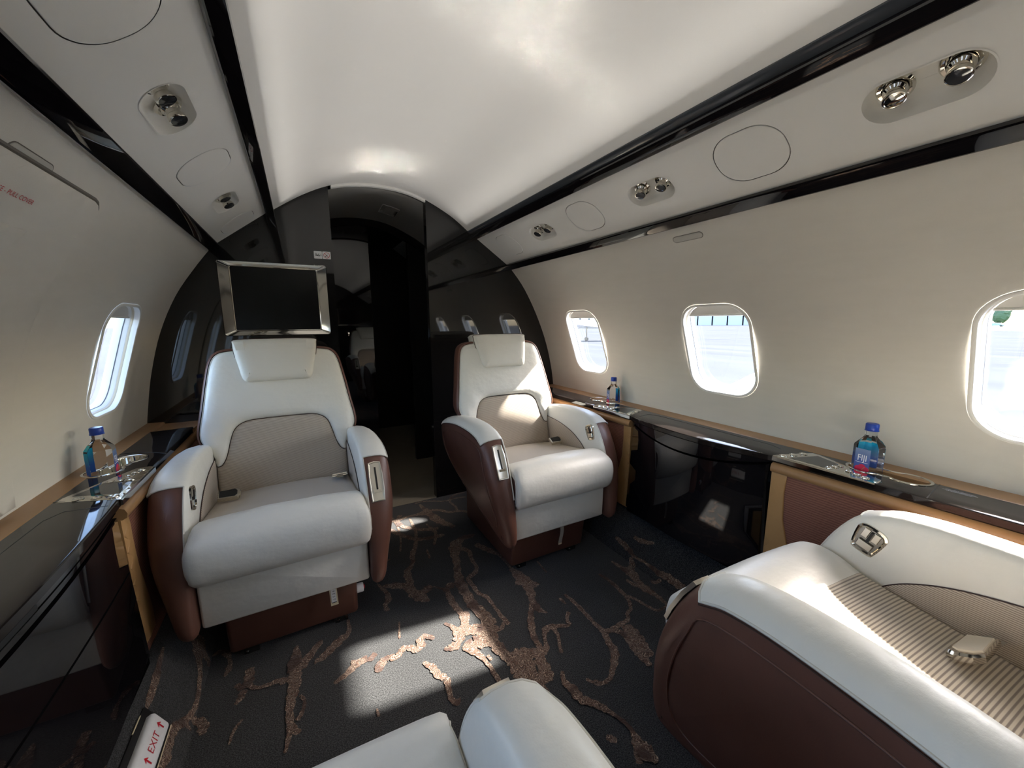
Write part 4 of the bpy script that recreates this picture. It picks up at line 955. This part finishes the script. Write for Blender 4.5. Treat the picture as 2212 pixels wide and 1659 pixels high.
mb = MB(); sheet(mb, rrect(.162, .137, .01, 5, (.365, 1.215)), lambda a, b, h: (a, YR+.029, b), step=.1); mb.build('screen', 'screen', t, world=True, smooth=False)

t = thing('bulkhead_placard', 'small white placard with seat belt and no smoking symbols on the black bulkhead', 'sign', (-.3215, YB, 1.445))
for x0, x1, nm in ((-.3610, -.3235, 'seat_belt_plate'), (-.3218, -.2835, 'no_smoking_plate')):
    mb = MB(); c_ = ((x0+x1)/2, 1.4445); sheet(mb, rrect((x1-x0)/2, .0185, .003, 4, c_), lambda a, b, h: (a, YB-.0015-h, b), step=.02, puff=.0004, rad=.001, thick=.0015)
    pl = mb.build(nm, 'label', t, world=True, smooth=False)
    g = lambda a, b: (c_[0]+a, YB-.0024, c_[1]+b)
    mb = MB()
    if nm == 'seat_belt_plate':
        for pts, r_ in (([(-.013, .002), (-.011, -.0035), (.007, -.005), (.009, .0)], .0017), ([(-.004, -.003), (.005, .006)], .0013), ([(-.011, .009), (-.009, .004), (-.0065, .0)], .0012), ([(-.006, .006), (-.007, .001)], .0008), ([(.0135, .006), (.0135, .0)], .0009), ([(.0138, -.002), (.014, -.0055)], .0017)):
            tube(mb, [g(*p) for p in pts], r_, 6)
        mb.build('symbol', 'dark', t, world=True, smooth=False)
    else:
        tube(mb, [g(.0135*math.cos(a*PI/12), .0135*math.sin(a*PI/12)) for a in range(24)], .0011, 6, True); tube(mb, [g(-.0093, .0093), g(.0095, -.0095)], .0011, 6)
        mb.build('prohibition_ring', 'red', t, world=True)
        mb = MB(); tube(mb, [g(-.007, -.006), g(.001, -.0005)], .0016, 6); tube(mb, [g(.001, .0), g(.0055, .0035)], .001, 6); tube(mb, [g(-.006, -.0085), g(.006, -.0085)], .0007, 6); mb.build('symbol', 'dark', t, world=True)

t = thing('exit_light', 'white floor-level sign with red EXIT and two red arrows, lower left', 'exit sign', (-.86, 1.06, .08))
fk2 = lambda y, s_, h: floor_f(-s_, y, h)
mb = MB(); sheet(mb, rrect(.115, .046, .004, 4, (1.062, .922)), lambda a, b, h: fk2(a, b, .004+h), step=.05, thick=.004); mb.build('backing_plate', 'blackp', t, world=True, smooth=False)
mb = MB()
for pts in ([(1.178, .876), (.95, .876)], [(1.178, .876), (1.178, .905)], [(1.15, .968), (1.10, .969)], [(1.02, .969), (.97, .967)]): tube(mb, [fk2(a, b, .0035) for a, b in densify(pts, .03)[:-1] if True][:max(2, len(pts)*4)], .0016, 6)
mb.build('worn_edge', 'cream', t, world=True)
mb = MB(); N = rrect(.107, .030, .010, 6, (1.056, .921))
loft(mb, [[fk2(a, b, h) for a, b in inset(N, i_)] for i_, h in ((0, .004), (0, .012), (.003, .017), (.009, .0195))], True, False, True); mb.build('lens_body', 'litbody', t, world=True, angle=50)
ft2 = lambda x, y, h: fk2(1.092+x, .921+y, .0198+h)
mb = text_mesh('EXIT', .026, ft2); mb.build('lettering', 'red', t, world=True, smooth=False)
for yc in (1.138, 1.046):
    mb = MB(); ar = [(0, .011), (.0085, .001), (.0045, .001), (.0022, .004), (.0022, -.012), (-.0022, -.012), (-.0022, .004), (-.0045, .001), (-.0085, .001)]
    tri = geometry.tessellate_polygon([[Vector((a, b, 0)) for a, b in ar]]); mb.add([fk2(yc+a, .921+b, .0202) for a, b in ar], tri); mb.build('arrow', 'red', t, world=True, smooth=False)

# ------------------------------------------------------------------ water bottles
def bottle(label, loc, rot, k=1.):
    t = thing('water_bottle', label, 'bottle', loc, rot, 'water bottles on the side ledges')
    def octo(h, c): return [(h, -(h-c)), (h, h-c), (h-c, h), (-(h-c), h), (-h, h-c), (-h, -(h-c)), (-(h-c), -h), (h-c, -h)]
    def sec(h, c, z): return [(x, y, z) for x, y in octo(h, c)]
    mb = MB(); loft(mb, [sec(.026, .010, .0), sec(.029, .011, .003), sec(.030, .011, .012), sec(.030, .011, .100), sec(.029, .011, .104), sec(.016, .0066, .124), sec(.0125, .0052, .130), sec(.0125, .0052, .1465)], True, True, True)
    b = mb.build('body', 'bottle', t, angle=20)
    mb = MB(); lathe(mb, [(.0135, .1465), (.0165, .147), (.0165, .149), (.0150, .1495), (.0155, .151), (.0155, .166), (.0140, .1685), (.0001, .169)], (0, 0, 0), (0, 0, 1), 28); c_ = mb.build('cap', 'bluecap', t, angle=40)
    # printed back label wraps the two rear sides, clear panels between
    O = octo(.0304, .0111); mb = MB(); idx = [1, 2, 3, 4]
    loft(mb, [[(O[i][0], O[i][1], z) for i in idx] for z in (.006, .03, .06, .098)], False)
    Os = octo(.0165, .0067); loft(mb, [[(O[i][0]*.99, O[i][1]*.99, .103) for i in idx], [(Os[i][0]*1.3, Os[i][1]*1.3, .1185) for i in idx]], False)
    mb.build('gradient_label', 'grade', t, smooth=False)
    mb = MB(); F_ = lambda a, z, h: (a, -.0304-h, z)
    loft(mb, [[F_(a, z, 0) for a in (-.0185, .0185)] for z in (.008, .05, .075, .094)], False); mb.build('front_label', 'frontl', t, smooth=False)
    mb = text_mesh('FIJI', .024, lambda a, b, h: F_(a*.82, .066+b*1.1, h), .0004); mb.build('lettering', 'white_ink', t, smooth=False)
    mb = MB(); box(mb, -.015, .015, -.0310, -.0305, .0525, .0533); mb.build('label_rule', 'white_ink', t, smooth=False)
    mb = MB()
    for j in range(5):
        a = 2*PI*j/5+.3; px, pz = .002+.0085*math.cos(a), .030+.0085*math.sin(a)
        lathe(mb, [(.0095, 0), (.0095, .0004), (.0001, .0008)], F_(px, pz, .0003+.00005*j), (0, -1, 0), 14)
    mb.build('flower', 'pink', t, smooth=False)
    mb = MB(); tube(mb, [F_(.002, .030, .0013), F_(.006, .036, .002), F_(.009, .041, .0025)], .0009, 6); mb.build('flower_stamen', 'tan', t)
    return t
bottle('water bottle on the right ledge nearest, white lettering and pink flower facing', (1.012, .466, .6298), -96)
bottle('small water bottle far on the right ledge between the first two windows', (1.045, 1.585, .6298), 250)
bottle('water bottle in the left ledge cup holder, clear side facing', (-1.012, 1.575, .6298), 95)

# ------------------------------------------------------------------ outside: apron, own wing, parked jet, hangar, trees
ZG = -1.7
mb = MB(); loft(mb, [[(-300, y, ZG), (420, y, ZG)] for y in (-300, 420)], False); tag(mb.build('ground', 'apron', smooth=False), kind='structure')
w = thing('aircraft_wing', 'white wing surface seen through the middle right window', 'wing', (1.3, 1.5, -.42))
def wz(x, y):                    # upper wing surface; leading-edge droop shaped to steer reflected sun onto the ceiling
    s_ = max(0, min(1, (1.35-y)/.5)); s_ = s_*s_*(3-2*s_)
    return -.395+.015*(x-1.3)-.055*s_*min(x-1.3, 2.6)
mb = MB(); rings = []
for k in range(32):
    u = (k/31)**1.6; x = 1.3+9.3*u; ya, yb = -.30+5.3*u, 2.98+3.07*u
    rings.append([(x, ya-.05, wz(x, ya)-.06), (x, ya-.03, wz(x, ya)-.012)]+[(x, ya+(yb-ya)*q, wz(x, ya+(yb-ya)*q)) for q in [j/24 for j in range(25)]]+[(x, yb, wz(x, yb)-.03), (x, (ya+yb)/2, wz(x, ya)-.16+.1*u)])
loft(mb, rings, True, True, True)
mb.build('wing_panel', 'wingpaint', w, world=True, angle=40)
j = thing('parked_jet', 'white parked business jet outside the farthest right window', 'aircraft', (38, 46, ZG))
mb = MB(); ax = Vector((-.75, .66, 0)); c0 = Vector((38.5, 45.8, 1.25))
lathe(mb, [(.05, -9), (.5, -8.3), (.95, -6.8), (1.15, -5), (1.15, 4), (.8, 7), (.2, 9.5)], c0, ax, 24); mb.build('fuselage', 'paint', j, world=True)
side = Vector((-.66, -.75, 0))
mb = MB()
for k in range(7):
    p = c0+ax*(-4.5+1.3*k)+side*1.13+Vector((0, 0, .28)); lathe(mb, [(.17, 0), (.17, .03), (.001, .03)], p, side, 12)
mb.build('cabin_window', 'dark', j, world=True)
mb = MB(); u = ax; v = side
loft(mb, [[tuple(c0+u*a+v*1.0+Vector((0, 0, -.8+dz))) for a, dz in ((-1, 0), (2.4, 0), (2.4, -.15), (-1, -.2))], [tuple(c0+u*a+v*8.5+Vector((0, 0, -.3+dz))) for a, dz in ((2.6, 0), (3.6, 0), (3.6, -.05), (2.6, -.07))]], True, True, True); mb.build('wing', 'paint', j, world=True, smooth=False)
mb = MB(); loft(mb, [[tuple(c0+u*a+Vector((0, 0, z))) + (0,)*0 for a, z in ((5.5, .9), (8.8, .7), (9.9, 4.2), (8.6, 4.2))], [tuple(c0+u*a+v*.15+Vector((0, 0, z))) for a, z in ((5.5, .9), (8.8, .7), (9.9, 4.2), (8.6, 4.2))]], True, True, True); mb.build('tail_fin', 'paint', j, world=True, smooth=False)
mb = MB(); lathe(mb, [(.3, -1.4), (.5, -1.3), (.5, .6), (.3, 1.4)], c0+u*5+v*1.5+Vector((0, 0, .45)), u, 16); mb.build('engine', 'paint', j, world=True)
for a in (-6, 1.0):
    mb = MB(); p = c0+u*a+(v*1.2 if a > 0 else v*0)
    tube(mb, [p+Vector((0, 0, -.9)), Vector((p.x, p.y, ZG+.3))], .08, 8); lathe(mb, [(.3, -.12), (.3, .12)], (p.x, p.y, ZG+.3), v, 16); mb.build('landing_gear', 'chromed', j, world=True)
h = thing('hangar_building', 'long grey panelled building across the apron outside the middle right window', 'building', (250, 160, ZG))
hd = Vector((14.3, -21.7, 0)).normalized(); hn = Vector((-hd.y, hd.x, 0)); hc = Vector((250, 164, 0))
mb = MB(); loft(mb, [[tuple(hc+hd*a+Vector((0, 0, z))) for z in (ZG, 14)] for a in (-150, 110)], False); loft(mb, [[tuple(hc+hd*a+hn*q+Vector((0, 0, 14))) for q in (0, 60)] for a in (-150, 110)], False); mb.build('front_wall', 'hangar', h, world=True, smooth=False)
mb = MB()
for a in range(-150, 111, 9): box(mb, *sorted((hc.x+hd.x*a-.2, hc.x+hd.x*a+.2)), *sorted((hc.y+hd.y*a-.4, hc.y+hd.y*a+.4)), ZG, 14)
mb.build('wall_ribs', 'dgroove', h, world=True, smooth=False)
mb = MB(); loft(mb, [[(x, y, ZG+.05) for x, y in ((150, -120), (150, 60))], [(420, -160), (420, 100)] and [(420, -160, ZG+.05), (420, 100, ZG+.05)]], False)
tag(mb.build('grass_verge', 'grass', smooth=False), kind='structure')
rt = random.Random(11)
for k in range(8):
    x, y = 288+(k % 2)*9, -14+k*11; hgt = rt.uniform(6, 10)
    t = thing('tree', 'dark leafy tree far across the apron beyond the nearest window', 'tree', (x, y, ZG), group='trees across the apron')
    mb = MB(); bm = bmesh.new()
    for q in range(4):
        mt = Matrix.Translation((rt.uniform(-1.2, 1.2), rt.uniform(-1.2, 1.2), hgt*.55+rt.uniform(-1, 2)))@Matrix.Diagonal((hgt*.33, hgt*.33, hgt*.4, 1)); bmesh.ops.create_icosphere(bm, subdivisions=3, radius=1, matrix=mt)
    for v_ in bm.verts: v_.co += Vector((rt.uniform(-.35, .35), rt.uniform(-.35, .35), rt.uniform(-.35, .35)))
    me = bpy.data.meshes.new('crown'); bm.to_mesh(me); bm.free(); me.materials.append(M['tree']); o = bpy.data.objects.new('crown', me); COL.objects.link(o); o.parent = t
    mb = MB(); tube(mb, [(0, 0, 0), (0, 0, hgt*.5)], .35, 8); mb.build('trunk', 'dark', t)
for k, (x, y) in enumerate(((240, 44), (243, 35))):
    t = thing('car', 'parked car on the far side of the apron, '+('left' if k == 0 else 'right')+' of the pair', 'car', (x, y, ZG))
    mb = MB(); box(mb, -.9, .9, -2.2, 2.2, .35, .95); box(mb, -.8, .8, -1.3, 1.2, .95, 1.5); mb.build('car_body', 'carp', t, bevel=.15)
    mb = MB()
    for a in (-1.4, 1.4): lathe(mb, [(.34, -.95), (.34, .95)], (0, a, .34), (1, 0, 0), 16)
    mb.build('wheels', 'blackp', t)

# ------------------------------------------------------------------ light, sky, camera
def area(name, loc, target_n, sx, sy, power, col):
    l = bpy.data.lights.new(name, 'AREA'); l.shape = 'RECTANGLE'; l.size = sx; l.size_y = sy; l.energy = power; l.color = col; l.spread = R(80)
    o = bpy.data.objects.new(name, l); COL.objects.link(o); o.location = loc
    z = -Vector(target_n).normalized(); y = Vector((0, 1, 0)); x = y.cross(z).normalized(); y = z.cross(x)
    o.rotation_euler = Matrix((x, y, z)).transposed().to_euler(); return o
CY = (YR+YB)/2; CL = YB-YR-.1
area('cabin_fill_light', (.452, CY, 1.640), (-.91, 0, .42), .03, CL, LIGHT_FILL, (1., .965, .90))  # unseen fill lamps added along both rails to brighten the cabin
area('cabin_fill_light', (-.492, CY, 1.636), (.91, 0, .42), .03, CL, LIGHT_FILL, (1., .965, .90))
sun = bpy.data.lights.new('sun', 'SUN'); sun.energy = LIGHT_SUN; sun.angle = R(1.7); sun.color = (1., .95, .86)
so = bpy.data.objects.new('sun', sun); COL.objects.link(so); so.rotation_euler = Vector(SUN_DIR).to_track_quat('-Z', 'Y').to_euler()
wd = bpy.data.worlds.new('sky'); SC.world = wd; wd.use_nodes = True
nt = wd.node_tree; bg = nt.nodes['Background']
sk = nt.nodes.new('ShaderNodeTexSky'); sk.sky_type = 'NISHITA'; sk.sun_disc = False; sk.sun_elevation = R(40); sk.sun_rotation = R(97); sk.air_density = 1.0; sk.dust_density = 2.
nt.links.new(sk.outputs[0], bg.inputs[0]); bg.inputs[1].default_value = LIGHT_SKY
for pr, ys, sg in ((PRL, WY, -1), (PRR, WY, 1)):          # sampling portals in the window openings
    for y in ys:
        x, z, nx, nz = pr.at(pr.tz(WZ)); l = bpy.data.lights.new('window_portal', 'AREA'); l.shape = 'RECTANGLE'; l.size = .38; l.size_y = .28
        o = bpy.data.objects.new('window_portal', l); COL.objects.link(o); o.location = (x-nx*.062, y, z-nz*.062)
        zz = -Vector((nx, 0, nz)).normalized(); yv = Vector((0, 1, 0)); xv = yv.cross(zz).normalized()
        o.rotation_euler = Matrix((xv, yv, zz)).transposed().to_euler(); l.cycles.is_portal = True
cam = bpy.data.cameras.new('camera'); co = bpy.data.objects.new('camera', cam); COL.objects.link(co)
cam.sensor_fit = 'HORIZONTAL'; cam.sensor_width = 36; cam.lens = 835/2212*36; cam.clip_start = .02; cam.clip_end = 1500
RM = Matrix(((0.8783057550057595, 0.08033383502552215, -0.4713018944093637), (-0.4780642685599994, 0.13562475445017375, -0.8677905744513033), (-0.005792741143502417, 0.9874980511020881, 0.1575247384369265)))
co.matrix_world = Matrix.Translation((-.455, 0, 1.10)) @ RM.to_4x4()
SC.camera = co
SC.view_settings.view_transform = 'Standard'; SC.view_settings.look = 'None'; SC.view_settings.gamma = 1; SC.view_settings.use_curve_mapping = False
SC.view_settings.exposure = EXPOSURE
SC.cycles.max_bounces = 10; SC.cycles.diffuse_bounces = 6; SC.cycles.glossy_bounces = 5; SC.cycles.transmission_bounces = 8; SC.cycles.transparent_max_bounces = 12
SC.cycles.caustics_reflective = True; SC.cycles.sample_clamp_indirect = 0; SC.cycles.blur_glossy = 0
